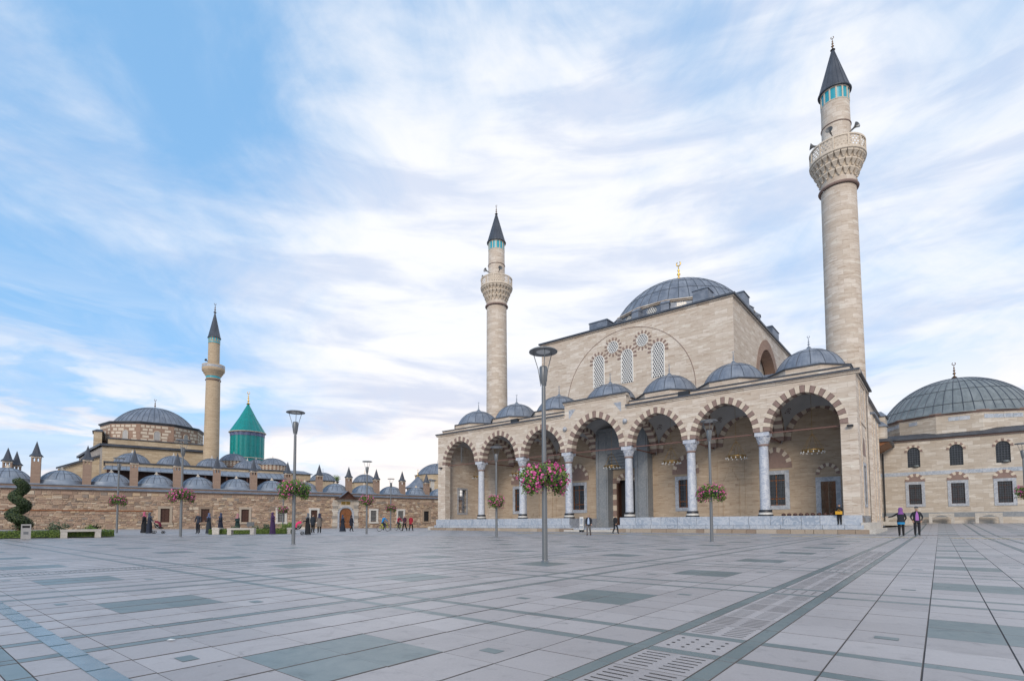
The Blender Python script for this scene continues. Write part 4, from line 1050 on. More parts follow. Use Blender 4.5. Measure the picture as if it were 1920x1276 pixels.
q = MB(); q.box(38.42, 38.72, -.16, .3, .0, 2.4); q.box(40.78, 41.08, -.16, .3, 0, 2.4)
pts = offset_arch(1.33, 1.34, .3, 20)
for k in range(20):
    A, B = pts[k], pts[k+1]; o_ = [(A[0],A[1]),(B[0],B[1]),(B[2],B[3]),(A[2],A[3])]
    F = [(39.75+x, -.16, 2.4+z_) for x, z_ in o_]; K = [(39.75+x, .3, 2.4+z_) for x, z_ in o_]
    q.face(F); q.face([F[3],F[2],K[2],K[3]]); q.face([F[0],F[1],K[1],K[0]])
q.build('gate_arch', m_frame, lodge)
q = MB(); q.box(38.42, 41.08, -.02, .3, 3.3, 4.7); q.build('gate_wall', m_annex, lodge)
for a_, b_ in ((38.75, 39.74), (39.76, 40.75)):
    q = MB(); q.box(a_, b_, .05, .12, .05, 3.45)
    for zz_ in (.3, 1.3, 2.3): q.box(a_+.14, b_-.14, .01, .05, zz_, zz_+.8)
    q.build('gate_leaf', m_wood, lodge)
for a_, b_ in ((39.05, 39.70), (39.80, 40.45)):
    q = MB(); q.box(a_, b_, -.07, -.02, 3.95, 4.42, 0)
    for k in range(3): q.box(a_+.06, b_-.06, -.078, -.07, 4.02+.13*k, 4.08+.13*k, 1)
    q.build('inscription_panel', [m_gold, m_dark], lodge)
q = MB(); prf = [(-1.85,4.78),(-1.3,4.86),(-.85,5.2),(0,5.95),(.85,5.2),(1.3,4.86),(1.85,4.78)]
for k in range(6):
    (xa, za), (xb, zb) = prf[k], prf[k+1]
    for y0, y1, dz_, mi in ((-1.0, 1.2, 0, 0),): 
        q.face([(39.75+xa,y0,za+.14),(39.75+xb,y0,zb+.14),(39.75+xb,y1,zb+.14),(39.75+xa,y1,za+.14)], 0); q.face([(39.75+xa,y0,za),(39.75+xa,y1,za),(39.75+xb,y1,zb),(39.75+xb,y0,zb)], 1)
        q.face([(39.75+xa,y0,za),(39.75+xb,y0,zb),(39.75+xb,y0,zb+.14),(39.75+xa,y0,za+.14)], 1)
q.face([(39.75+x, -.7, z_) for x, z_ in prf[1:-1]], 1)
q.build('gate_canopy', [m_lead, m_woodd], lodge)

# ------------------------------------------------------------------ buildings behind the wall
hall = thing('ritual_hall', 'sandstone hall with big lead dome on banded drum behind the wall', 'building', WA, W_ROT)
hb = MB()
fp = [(8.74,22),(22.8,22),(22.8,44),(5.2,44),(7.26,30.6)]
for k in range(5):
    a, b = fp[k], fp[(k+1) % 5]; hb.face([(a[0],a[1],0),(b[0],b[1],0),(b[0],b[1],13.3),(a[0],a[1],13.3)], 1 if k in (3,4) else 0)  # left faces take the greyer stone, so their shade is painted in
hb.build('wall', [m_sand, m_greystone], hall)
q = MB(); q.face([(x,y,13.72) for x,y in [(8.4,21.6),(23.1,21.6),(23.1,44.3),(4.8,44.3),(6.9,30.5)]], 0)
ou = [(8.4,21.6),(23.1,21.6),(23.1,44.3),(4.8,44.3),(6.9,30.5)]
for k in range(5): a, b = ou[k], ou[(k+1) % 5]; q.face([(a[0],a[1],13.35),(b[0],b[1],13.35),(b[0],b[1],13.72),(a[0],a[1],13.72)], 0)
q.build('lead_roof', m_leadd, hall)
q = MB(); q.box(9.4, 22.9, 23.0, 41, 13.7, 14.75, 0); q.frustum(9.2, 23.1, 22.8, 41.2, 14.75, 9.6, 22.7, 23.6, 41, 14.98, 1); q.build('upper_tier', [m_sand, m_leadd], hall)
DH = (16.0, 32.2); rD = 7.75; nD = 10; rotD = -pi/2+pi/nD
q = MB(); q.lathe([(rD,14.7),(rD,17.85)], nD, (DH[0],DH[1],0), 0, False, rotD); q.build('drum', m_brick, hall)
q = MB(); q.lathe([(rD+.05,17.85),(rD+.12,18.0),(rD+.3,18.1),(rD+.3,18.25),(6.2,18.45)], nD, (DH[0],DH[1],0), 0, False, rotD); q.build('drum_cornice', [m_leadd], hall)
ap = rD*cos(pi/nD); side = 2*rD*sin(pi/nD)
blockm = []
for w_ in (.52,.7,.9): b = MB(); b.box(-w_/2, w_/2, -.03, .1, 0, .40); blockm.append((w_, b.mesh('stone_block', m_lvous)))
for fcI in (-3,-2,-1,0,1,2):
    a = -pi/2+2*pi*fcI/nD; nx, ny = cos(a), sin(a); tx, ty = -ny, nx
    for r_ in range(5):
        x = -side/2+.1+(.25 if r_ % 2 else 0)
        while x < side/2-.5:
            w_, me = random.choice(blockm)
            if x+w_ > side/2-.05: break
            xm = x+w_/2; win = abs(xm) < .72 and r_ < 4
            if not win:
                o = link('stone_block', me, hall); o.location = (DH[0]+nx*ap+tx*xm, DH[1]+ny*ap+ty*xm, 14.98+r_*.575); o.rotation_euler = (0,0,a+pi/2)
            x += w_+.17
    f = MB(); f.box(-.42,.42,-.05,.1,0,1.1); f.lathe([(.42,0),(.42,.12)], 20, (0,0,0)); pts=[(-.42,0),(.42,0)]+[(.42*cos(pi*k/10),1.1+.42*sin(pi*k/10)) for k in range(11)]
    f = MB(); f.face([(x_,-.04,z_) for x_,z_ in pts]); fo = f.build('drum_window', m_steel, hall); fo.location = (DH[0]+nx*ap, DH[1]+ny*ap, 15.25); fo.rotation_euler = (0,0,a+pi/2)
    f = MB(); f.tube([(-.47,-.05,0)]+[(-.47*cos(pi*k/10),-.05,1.1+.47*sin(pi*k/10)) for k in range(11)]+[(.47,-.05,0)], .06, 4); f.build('window_rim', m_lvous, fo)
dh = dome_parts(hall, DH[0], DH[1], 18.4, 6.3, 3.6, 56, m_lead, 44, (.55,), 'dome', .2, .04, .05)
fo = finial_mb(1.75).build('finial', m_bronze, dh); fo.location = (0,0,3.58)
q = MB(); q.box(7.5, 8.6, 27.0, 31, 13.7, 16.3, 0); q.frustum(7.3, 8.8, 26.8, 31, 16.3, 7.9, 8.6, 27.5, 30, 16.7, 1); q.build('side_block', [m_sand, m_leadd], hall)
q = MB(); q.face([(8.5,23.9,0),(8.5,23.9,11.9),(3.4,24.2,9.6),(3.4,24.2,0)], 0); q.face([(8.5,23.6,12.1),(8.5,25,12.1),(3.2,25,9.8),(3.2,23.8,9.8)], 1); q.face([(8.5,23.6,11.8),(8.5,23.6,12.1),(3.2,23.8,9.8),(3.2,23.8,9.5)], 1)
q.build('sloping_wing', [m_sand, m_leadd], hall)
# porch in front with a row of domes
porch = thing('domed_porch', 'row of lead domes over a blue sloping porch roof behind the wall', 'building', WA, W_ROT)
q = MB(); q.box(9.2, 33.2, 11.0, 16.5, 0, 9.75, 0); q.build('wall', m_sand, porch)
q = MB(); q.box(9.0, 33.4, 10.8, 16.6, 9.75, 9.92, 0); q.build('roof', m_leadd, porch)
for i in range(4):
    s = 12.35+5.2*i; d = dome_parts(porch, s, 13.6, 10.0-.03*i, 2.32, 1.55, 28, m_lead, 20, (.5,), 'porch_dome', .15, .03, .03)
    q = MB(); q.lathe([(.14,-.02),(.16,.12),(.05,.22),(.08,.32),(.01,.5)], 8); o = q.build('finial', m_white, d); o.location = (0,0,1.54)
q = MB(); q.face([(9.0,8.6,8.7),(33.6,8.6,8.3),(33.0,11.0,9.35),(9.4,11.0,9.35)]); q.face([(9.0,8.6,8.7),(9.4,11,9.35),(9.4,11,9.2),(9.0,8.6,8.55)]); q.face([(9.0,8.6,8.55),(33.6,8.6,8.15),(33.6,8.6,8.3),(9.0,8.6,8.7)]); so_ = q.build('sloping_roof', m_leadl, porch)
q = MB()
for k in range(31):
    x = 9.2+k*.8; q.tube([(x,8.6,8.72-.016*(x-9)),(x,10.98,9.37)], .03, 4)
q.build('seam', m_seam, so_, 'stuff')
q = MB(); q.box(9.4, 33.2, 10.6, 10.95, 6.0, 8.7); q.build('eave_shade_panel', m_woodd, porch)  # dark panel carrying the shade below the eave in its colour
for k in range(9): q = MB(); q.box(9.6+k*2.9, 9.8+k*2.9, 8.8, 9.0, 5, 8.5); q.build('porch_post', m_woodd, porch)
tomb = thing('tomb_building', 'low stone building with two lead domes below the green tower', 'building', WA, W_ROT)
q = MB(); q.box(24.3, 39.3, 17, 30, 0, 10.0, 0); q.box(24.3, 33, 18, 30, 10, 10.5, 0); q.build('wall', m_sand, tomb)
q = MB(); q.frustum(24.0, 39.7, 16.6, 30, 10.0, 25, 38.5, 18.5, 29, 10.7, 0); q.build('roof', m_lead, tomb)
for s, r, zb in ((27.0, 2.2, 11.9), (33.4, 2.55, 11.55), (30.6, 1.3, 11.7)):
    q = MB(); q.lathe([(r+.05,10.4),(r+.05,zb)], 16, (s,20,0), 0, False); q.build('drum', m_brick, tomb)
    for k in range(26):
        M = Matrix.Translation((s,20,0)) @ Matrix.Rotation(2*pi*k/26, 4, 'Z')
        if k % 26 > 12: 
            for j in range(3):
                b = MB(); b.box(r-.05, r+.09, -.17, .17, zb-.95+.3*j, zb-.74+.3*j, 0, 0, M); b.build('stone_block', m_lvous, tomb)
    d = dome_parts(tomb, s, 20, zb, r+.1, 1.35 if r > 2 else .8, 28, m_lead, 20, (.5,), 'dome', .12, .03, .03)
    q = MB(); q.lathe([(.1,-.02),(.1,.1),(.03,.2),(.05,.3),(.01,.45)], 8); o = q.build('finial', m_white, d); o.location = (0,0,1.34 if r > 2 else .8)
green = thing('green_tower', 'fluted turquoise tiled tower with pointed conical roof', 'tower', wall2w(30.25, 26.0), W_ROT)
nf = 16
def flute(r, z, bulge=.16): 
    n = nf*8; return [((r+bulge*abs(sin(nf*.5*(2*pi*j/n)))-.05)*cos(2*pi*j/n), (r+bulge*abs(sin(nf*.5*(2*pi*j/n)))-.05)*sin(2*pi*j/n), z) for j in range(n)]
q = MB(); q.grid([flute(2.82,10.0),flute(2.82,13.1)], 0, False, True); q.grid([flute(2.82,13.2),flute(2.82,17.3)], 0, False, True); q.build('fluted_drum', m_teal, green)
q = MB(); q.lathe([(2.95,13.08),(3.02,13.14),(2.95,13.22)], 48); q.build('moulding', m_lvous, green); q = MB(); q.lathe([(3.0,17.92),(3.22,18.0),(3.22,18.1),(3.0,18.12)], 48); q.build('moulding', m_lvous, green)
q = MB(); q.grid([flute(2.86,17.3),flute(2.88,17.92)], 0, False, True); q.build('inscription_belt', m_tilebelt, green)
q = MB(); q.grid([flute(3.08,18.12,.12),flute(1.5,20.85,.08),[(p[0]*.02,p[1]*.02,23.75) for p in flute(2.0,0,0)]], 0, False, True); q.build('cone_roof', m_teal, green)
fo = finial_mb(2.4).build('finial', m_gold, green); fo.location = (0,0,23.6)
mm = thing('minaret', 'slender sandstone minaret beside the green tower behind the wall', 'minaret', wall2w(22.95, 16.0), W_ROT)
q = MB(); q.lathe([(1.2,0),(1.16,12),(1.06,24.6)], 32); q.lathe([(1.06,24.9),(1.08,25.2)], 32); q.lathe([(.88,27.2),(.85,30.9)], 28); q.build('shaft', m_sandc, mm)
q = MB(); q.torus((0,0,24.75), 1.10, .09, 32, 6); q.build('ring_moulding', m_dvous, mm)
q = MB(); q.lathe([(1.08,25.05),(1.09,25.35)], 32, mi=0); q.build('tile_band', m_tealw, mm)
q = MB(); q.lathe([(.89,31.0),(.89,31.2)], 28, mi=0)
for k in range(14): M = Matrix.Rotation(2*pi*k/14, 4, 'Z'); q.box(.84,.885,-.11,.11,31.35,31.85,0,0,M)
q.build('tile_band', m_tealw, mm)
q = MB(); q.lathe([(1.09,25.35),(1.25,25.55),(1.3,25.75),(1.45,25.85),(1.5,26.1),(1.66,26.2),(1.7,26.45)], 32); q.lathe([(1.7,26.45),(1.7,27.25),(1.6,27.3),(1.6,26.5),(.9,26.5)], 32); q.lathe([(.88,30.9),(.88,31.9)], 28); q.build('balcony', m_sandc, mm)
q = MB(); q.lathe([(1.705,26.75),(1.705,27.1)], 32); q.build('balcony_band', m_frame, mm)
q = MB(); q.lathe([(1.0,31.85),(1.02,31.95),(.95,32.0),(.04,36.4)], 28); q.build('cap', m_leadd, mm)
fo = finial_mb(1.6).build('finial', m_bronze, mm); fo.location = (0,0,36.3)
q = MB(); q.lathe([(.06,0),(.1,.3),(.22,.5)], 10); o = q.build('loudspeaker', m_pole, mm); o.location = (-1.0,-.9,27.6); o.rotation_euler = (radians(80),0,radians(-40))
def chamber(s, t, r, zb, rise, label, wz, sq=None, gold=False):
    o = thing('domed_chamber', label, 'building', wall2w(s, t), W_ROT, 'domed chambers behind the wall')
    q = MB(); q.lathe([(r+.35,0),(r+.35,zb-.08)], 8, (0,0,0), 0, False, pi/8); q.lathe([(r+.5,zb-.08),(r+.5,zb+.04),(r,zb+.1)], 8, (0,0,0), 1, False, pi/8); q.build('wall', [m_sand, m_leadd], o)
    d = dome_parts(o, 0, 0, zb, r, rise, 32, m_lead, 24, (.5,), 'dome', .1, .03, .035)
    f = finial_mb(.8).build('finial', m_gold if gold else m_leadl, d); f.location = (0,0,rise-.03)
chamber(39.3, 10, 2.25, 8.25, 1.55, 'domed stone chamber directly behind the arched gate', 8)
chamber(46.9, 10, 2.15, 8.3, 1.6, 'domed stone chamber behind the wall right of the gate', 8, gold=True)
chamber(65.5, 16, 4.4, 11.0, 2.6, 'large lead dome partly hidden by the left mosque pier', 11)
pv = thing('fountain_pavilion', 'lead tent roof pavilion with gilded finial behind the wall', 'pavilion', wall2w(59.8, 14), W_ROT)
q = MB(); q.lathe([(2.8,7.95),(2.75,8.1),(1.9,8.6),(1.1,9.35),(.5,10.0),(.05,10.55)], 16, sm=False); q.lathe([(2.8,7.95),(0.1,7.9)], 16); q.build('tent_roof', m_lead, pv)
for k in range(8): q = MB(); a = 2*pi*k/8; q.lathe([(.12,0),(.1,7.95)], 10, (2.2*cos(a),2.2*sin(a),0)); q.build('post', m_white, pv)
fo = finial_mb(1.4).build('finial', m_gold, pv); fo.location = (0,0,10.5)
sc = thing('kitchen_block', 'low white walled block with lead roof beside the left mosque pier', 'building', wall2w(64.0, 12.5), W_ROT)
q = MB(); q.box(-1.8, 5, 0, 3, 0, 9.7, 0); q.build('wall', m_white, sc)
q = MB(); q.frustum(-2.2, 5, -.4, 3, 9.7, -1.6, 5, 1.5, 3, 10.3, 0); q.build('roof', m_leadl, sc)
q = MB(); q.box(-.3, .25, -.02, .0, 8.7, 9.3); q.build('window', m_dark, sc)
chimney(.2, 1.5, 9.8, 11.6, 13.4, .9, sc)

# ------------------------------------------------------------------ plants
def leafmat(name, a, b, c3=None, rough=0.55):
    t = mat(name); at = t.n('ShaderNodeAttribute', attribute_name='rnd').outputs['Fac']
    c = t.ramp(at, [(0, a), (.55, b), (1, c3 or b)]); t.set(t.b.inputs['Base Color'], c); t.b.inputs['Roughness'].default_value = rough
    t.b.inputs['Subsurface Weight'].default_value = 0.0
    return t.mat
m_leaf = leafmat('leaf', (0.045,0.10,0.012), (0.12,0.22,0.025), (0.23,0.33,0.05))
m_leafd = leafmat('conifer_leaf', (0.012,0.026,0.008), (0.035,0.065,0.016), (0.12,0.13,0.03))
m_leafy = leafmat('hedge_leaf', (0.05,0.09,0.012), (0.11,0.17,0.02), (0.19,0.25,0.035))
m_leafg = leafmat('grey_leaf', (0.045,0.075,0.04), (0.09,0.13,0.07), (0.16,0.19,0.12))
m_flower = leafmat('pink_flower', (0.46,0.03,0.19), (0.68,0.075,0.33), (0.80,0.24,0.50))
m_bark = simple('bark', (0.10,0.07,0.05), 0.9, bmp=0.5)
rn = random.Random(11)
def rdir():
    z = rn.uniform(-1,1); a = rn.uniform(0,2*pi); r = sqrt(1-z*z); return Vector((r*cos(a), r*sin(a), z))
def leaf(mb, p, n, s, rnd, asp=.55):
    n = n.normalized(); e1 = n.cross(rdir()).normalized(); e2 = n.cross(e1)
    mb.face([p-e1*s, p-e2*s*asp+n*s*.15, p+e1*s, p+e2*s*asp+n*s*.15], 0, False, max(.001, min(.999, rnd)))
def bloom(mb, p, n, s, rnd):
    n = n.normalized(); e1 = n.cross(rdir()).normalized(); e2 = n.cross(e1)
    for k in range(5):
        a = 2*pi*k/5; d = e1*cos(a)+e2*sin(a); g = e1*cos(a+.55)+e2*sin(a+.55); h = e1*cos(a-.55)+e2*sin(a-.55)
        mb.face([p, p+h*s*.7+n*s*.2, p+d*s+n*s*.25, p+g*s*.7+n*s*.2], 0, False, max(.001, min(.999, rnd+rn.uniform(-.1,.1))))
fol, flo = MB(), MB()
lobes = [(-.36,.05,.02,.36,.36,.30),(.34,-.04,.0,.34,.34,.29),(0,-.22,.10,.34,.28,.28),(0,.24,.08,.34,.28,.28),(-.45,-.12,-.12,.22,.24,.24),(.48,.08,-.1,.2,.24,.25)]
for (cx, cy, cz, rx, ry, rz) in lobes:
    for k in range(430):
        d = rdir(); f = rn.uniform(.72, 1.04); p = Vector((cx+d.x*rx*f, cy+d.y*ry*f, cz+d.z*rz*f-(.10*rn.random() if d.z < -.2 else 0)))
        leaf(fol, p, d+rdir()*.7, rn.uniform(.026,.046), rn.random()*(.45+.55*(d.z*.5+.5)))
    for k in range(62):
        d = rdir(); f = rn.uniform(1.0, 1.15); p = Vector((cx+d.x*rx*f, cy+d.y*ry*f, cz+d.z*rz*f))
        if rn.random() < .5: bloom(flo, p, d+rdir()*.3, rn.uniform(.026,.04), rn.random())
        else:
            for q_ in range(4): bloom(flo, p+rdir()*.03, d+rdir()*.5, rn.uniform(.02,.03), rn.random())
for k in range(90):
    a = rn.uniform(0,2*pi); p = Vector((.62*cos(a)*rn.uniform(.7,1.05), .5*sin(a)*rn.uniform(.7,1.05), -.22-rn.random()*.2)); leaf(fol, p, rdir(), .035, rn.random()*.7)
    if k % 3 == 0: bloom(flo, p+Vector((0,0,-.02)), rdir(), .03, rn.random())
fol_me, flo_me = fol.mesh('foliage', m_leaf), flo.mesh('blossoms', m_flower)
few = MB()
for k in range(0, len(flo.f)//5):
    c0 = Vector(flo.v[flo.f[k*5][0]])
    if (c0.x < -.15 and k % 2 == 0) or k % 6 == 0:
        for q_ in range(5): few.face([flo.v[i_] for i_ in flo.f[k*5+q_]], 0, False, flo.r[k*5+q_])
few_me = few.mesh('blossoms', m_flower)
pot = MB()
for s in (-1, 1):
    pot.lathe([(.10,-.22),(.20,-.16),(.24,.08),(.20,.08)], 16, (s*.30, 0, 0)); pot.cap(.10, -.22, 16, (s*.30,0,0), up=False); pot.cap(.21, .06, 16, (s*.3,0,0))
pot_me = pot.mesh('container', m_black)
br = MB(); br.tube([(-.34,0,-.04),(.34,0,-.04)], .022, 6); br.torus((0,0,-.04), .09, .025, 16, 6); br_me = br.mesh('bracket', m_pole)
lp = MB(); lp.lathe([(.115,0),(.115,.012),(.08,.02),(.078,.05),(.075,1.2),(.056,4.9)], 20); lp_me = lp.mesh('pole', m_pole)
lp = MB(); lp.lathe([(.058,4.88),(.05,4.92),(.055,4.98),(.105,5.1),(.115,5.46),(.10,5.5),(.02,5.5)], 20); cup_me = lp.mesh('lamp_head', m_pole)
lp = MB()
for k in range(3):
    a = 2*pi*k/3+.5; lp.tube([(.08*cos(a),.08*sin(a),4.95),(.16*cos(a),.16*sin(a),5.45),(.31*cos(a),.31*sin(a),5.93)], .012, 5)
arm_me = lp.mesh('disc_arm', m_pole)
lp = MB(); lp.lathe([(.02,5.99),(.36,5.97),(.405,5.94),(.405,5.915),(.36,5.91),(.20,5.925)], 32); disc_me = lp.mesh('reflector_disc', m_pole)
lp = MB(); lp.lathe([(.20,5.924),(.005,5.935)], 32); ref_me = lp.mesh('reflector', m_glow)
def lamp(X, Y, sc_, zb, lab, blab, rot, flip=1):
    Z = gz(X, Y); t = thing('street_lamp', lab, 'street lamp', (X, Y, Z), rot, 'street lamps with flower baskets on the square'); t.scale = (sc_,)*3
    link('pole', lp_me_all['pole'], t); h = link('lamp_head', cup_me, t); link('disc_arm', arm_me, h); d = link('reflector_disc', disc_me, t); link('reflector', ref_me, d)
    b = thing('flower_basket', blab, 'flower basket', (X, Y, Z+zb*sc_), rot+flip*.3, 'hanging flower baskets on the lamp posts'); b.scale = (sc_*1.06, sc_*1.06, sc_*1.12)
    link('container', pot_me, b); link('bracket', br_me, b); link('foliage', fol_me, b); link('blossoms', few_me if X == -9.61 else flo_me, b)
lp_me_all = {'pole': lp_me}
LN = [(.83,13.43,.913,2.33,'tall grey street lamp standing nearest, in front of the third arch','largest pink flower basket, on the nearest lamp post',0.1),
 (-9.61,23.14,.985,2.47,'grey street lamp left of the arcade, standing before the stroller','pink flower basket above the stroller left of the arched gate',.5),
 (9.76,25.77,1.0,2.42,'grey street lamp standing before the second arch from the right','pink flower basket before the niche between two right columns',1.9),
 (-1.03,34.55,1.0,2.38,'grey street lamp standing before the second arch from the left','pink flower basket before the second arch from the left',.9),
 (-12.17,44.0,1.02,2.75,'grey street lamp just right of the arched gate in the wall','pink flower basket just right of the arched gate',1.2),
 (-14.43,62.5,1.03,2.6,'distant grey street lamp behind the cyclists','small distant pink flower basket above the cyclist in red',2.2),
 (-21.1,33.5,1.04,2.55,'grey street lamp beside the man standing by the wall','pink flower basket near the wall window with brown shutters',.3),
 (-33.2,44.2,1.06,2.6,'leftmost grey street lamp, beside the two women with a pram','leftmost pink flower basket, above the two women with a pram',2.6),
 (-27.2,62.4,1.03,2.35,'distant grey street lamp rising from the hedge bed by the wall','distant pink flower basket before the white framed grille window',1.0),
 (33.85,34.6,1.0,2.75,'street lamp at the right edge before the library','pink flower basket at the right edge of the view',.4)]
for X, Y, s_, zb, a, b, r_ in LN: lamp(X, Y, s_, zb, a, b, r_)

def bush_mb(fn, n, s0, s1, mb=None):
    mb = mb or MB()
    for k in range(n):
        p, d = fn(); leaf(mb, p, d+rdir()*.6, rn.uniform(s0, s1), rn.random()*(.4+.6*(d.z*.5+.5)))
    return mb
topi = thing('spiral_topiary', 'clipped conifer topiary spiral standing in the left flower bed', 'topiary', (-29.0, 30.9, gz(-29,30.9)))
q = MB(); q.tube([(0,0,0),(.03,0,1.2),(-.02,.02,2.4),(0,0,3.2)], [.08,.07,.05,.03], 8); q.build('trunk', m_bark, topi)
def sp(t): 
    R_ = .30*(1-t)+.14*t; a = -2*pi*2.6*t+2.2; return Vector((R_*cos(a)*1.1, R_*sin(a), .55+2.8*t)), (.41*(1-t)+.27*t)
def fsp():
    t = rn.random()**.9; c_, r_ = sp(t); d = rdir(); return c_+Vector((d.x*r_, d.y*r_, d.z*r_*.72)), d
bb = bush_mb(fsp, 9500, .028, .06)
bb.tube([sp(k/40)[0] for k in range(41)], [sp(k/40)[1]*.74 for k in range(41)], 8); bb.build('crown', m_leafd, topi)
def hedge(p0, p1, w_, h_, label, n):
    p0, p1 = Vector(p0), Vector(p1); L = (p1-p0).length; t = thing('hedge', label, 'hedge', (p0.x, p0.y, gz(p0.x,p0.y)), atan2(p1.y-p0.y, p1.x-p0.x), 'low clipped hedges of the flower beds')
    def f():
        k = rn.random()
        if k < .5: return Vector((rn.uniform(0,L), rn.uniform(0,w_), h_+rn.uniform(-.04,.04))), Vector((0,0,1))
        if k < .9: return Vector((rn.uniform(0,L), 0+rn.uniform(-.04,.04), rn.uniform(0,h_))), Vector((0,-1,.3))
        return Vector((rn.choice((0,L)), rn.uniform(0,w_), rn.uniform(0,h_))), Vector((rn.choice((-1,1)),0,.3))
    mb = bush_mb(f, n, .03, .055); mb.box(.05, L-.05, .05, w_-.05, 0, h_-.05); mb.build('foliage', m_leafy, t)
hedge((-33.5,24.3), (-24.75,32.75), .9, .36, 'clipped green hedge edging the flower bed on the far left', 6500)
hedge((-23.4,40.6), (-18.2,43.4), .8, .36, 'clipped green hedge behind the benches near the wall', 4200)
soil = MB(); soil.face([(-34,25,.29),(-25.2,33.4,.23),(-27.5,36,.25),(-38,29,.33)]); soil.face([(-23.5,41,.2),(-18,44,.16),(-20,48,.19),(-26,45,.22)])
so_ = soil.build('flower_bed_soil', m_bark, None, 'structure')
def plant(X, Y, r, h_, m_, label, n, flow=0):
    t = thing('garden_shrub', label, 'shrub', (X, Y, gz(X,Y)), 0, 'leafy shrubs in the flower beds')
    cl = [(rn.uniform(-r,r)*.7, rn.uniform(-r,r)*.7, h_*rn.uniform(.35,.9), r*rn.uniform(.3,.55)) for _ in range(7)]
    def f(): c_ = rn.choice(cl); d = rdir(); return Vector(c_[:3])+d*c_[3]*rn.uniform(.6,1.05), d
    bush_mb(f, n, .03, .07).build('foliage', m_, t)
    q = MB()
    for c_ in cl: q.tube([(0,0,0),(c_[0]*.6,c_[1]*.6,c_[2]*.6),(c_[0],c_[1],c_[2])], .012, 4)
    q.build('stem', m_bark, t)
    if flow:
        q = MB()
        for k in range(flow): c_ = rn.choice(cl); d = rdir(); bloom(q, Vector(c_[:3])+d*c_[3]*1.05, d, .05, .97)
        q.build('blossoms', m_lattice, t)
plant(-31.2,28.6,.75,.75,m_leafg,'grey green shrub with white blooms at the far left edge',700,8)
plant(-30.0,29.8,.6,.9,m_leaf,'green shrub at the foot of the spiral topiary',700)
plant(-27.6,31.5,.75,.75,m_leafg,'loose grey green shrub right of the litter bin',800)
plant(-26.4,33.2,.6,.65,m_leaf,'leafy green shrub behind the leftmost bench',600)
plant(-27.3,34.3,.4,.8,m_leafd,'small dark shrub at the end of the left bed',350)
plant(-20.5,43.3,.8,.7,m_leafg,'pale leafy shrub behind the middle benches',700)
plant(-18.9,44.4,.8,.85,m_leaf,'bushy green shrub beside the woman in purple',800)
plant(-22.6,42.6,.5,.6,m_leafg,'low shrub behind the bench by the standing group',400)
tree = thing('tree', 'leafy green tree showing between the domes behind the gate', 'tree', wall2w(42.7, 15.0, 0), 0)
q = MB(); q.tube([(0,0,0),(.1,0,4),(0,.1,7.2)], [.22,.17,.08], 8)
for k in range(7): a = 2*pi*k/7; q.tube([(0,0,5.2+.25*k),(.7*cos(a),.7*sin(a),6.6+.25*k),(1.25*cos(a),1.25*sin(a),7.2+.3*k)], [.07,.045,.02], 5)
q.build('trunk', m_bark, tree)
cl = [(rn.uniform(-1.4,1.4), rn.uniform(-1.2,1.2), rn.uniform(6.3,9.4), rn.uniform(.35,.7)) for _ in range(26)]
def ftree(): c_ = rn.choice(cl); d = rdir(); return Vector(c_[:3])+d*c_[3]*rn.uniform(.5,1.1), d
bush_mb(ftree, 5200, .05, .10).build('crown', m_leaf, tree)

# ------------------------------------------------------------------ benches, bin
def slab_bench(p0, p1, label):
    p0, p1 = Vector(p0), Vector(p1); L = (p1-p0).length
    t = thing('stone_bench', label, 'bench', (p0.x, p0.y, gz(p0.x,p0.y)), atan2(p1.y-p0.y, p1.x-p0.x), 'plain slab benches by the flower beds')
    q = MB(); q.box(0, L, 0, .5, .36, .5); q.build('seat', m_bench, t)
    for x in (0.0, L-.3): q = MB(); q.box(x+.01, x+.29, .02, .48, 0, .36); q.build('leg', m_bench, t)
slab_bench((-26.3,30.7), (-25.0,32.05), 'leftmost slab bench, beside the litter bin and hedge')
slab_bench((-22.6,40.6), (-23.3,42.6), 'slab bench seen end on beside the standing group')
slab_bench((-21.3,39.3), (-19.4,39.55), 'slab bench in front of the middle hedge left of the woman in purple')
slab_bench((-18.5,43.2), (-16.7,43.5), 'slab bench behind the pink stroller')
bn = thing('litter_bin', 'square grey litter bin in front of the left hedge', 'bin', (-25.95, 28.1, gz(-25.95,28.1)), .75)
q = MB(); q.box(-.2,.2,-.2,.2,.03,.62); q.box(-.2,-.15,-.2,.2,.62,.74); q.box(.15,.2,-.2,.2,.62,.74); q.box(-.15,.15,.15,.2,.62,.74); q.box(-.2,.2,-.2,.2,.74,.82); q.build('body', m_steel, bn)
q = MB(); q.box(-.15,.15,-.14,.15,.622,.738); q.build('opening', m_dark, bn)
q = MB(); q.box(-.1,.1,-.205,-.2,.28,.42); q.build('door_plate', m_pole, bn)
fl_ = thing('ground_floodlight', 'small dark floodlight on a stand in front of the wall', 'floodlight', (-23.6, 47.5, gz(-23.6,47.5)), .4)
q = MB(); q.box(-.3,.3,-.12,.12,.55,.95); q.build('housing', m_pole, fl_); q = MB(); q.box(-.2,-.16,-.03,.03,0,.55); q.box(.16,.2,-.03,.03,0,.55); q.build('stand', m_pole, fl_)
pp_ = MB(); pp_.face([(-.03,-.015,.004),(.025,-.02,.008),(.035,.015,.004),(-.02,.02,.01)]); W = m2w(-.51, -45.3); o = pp_.build('paper_scrap', m_lattice); o.location = (W.x, W.y, gz(W.x,W.y)+.004); tag(o, 'small white paper scrap lying on the near paving', 'litter')

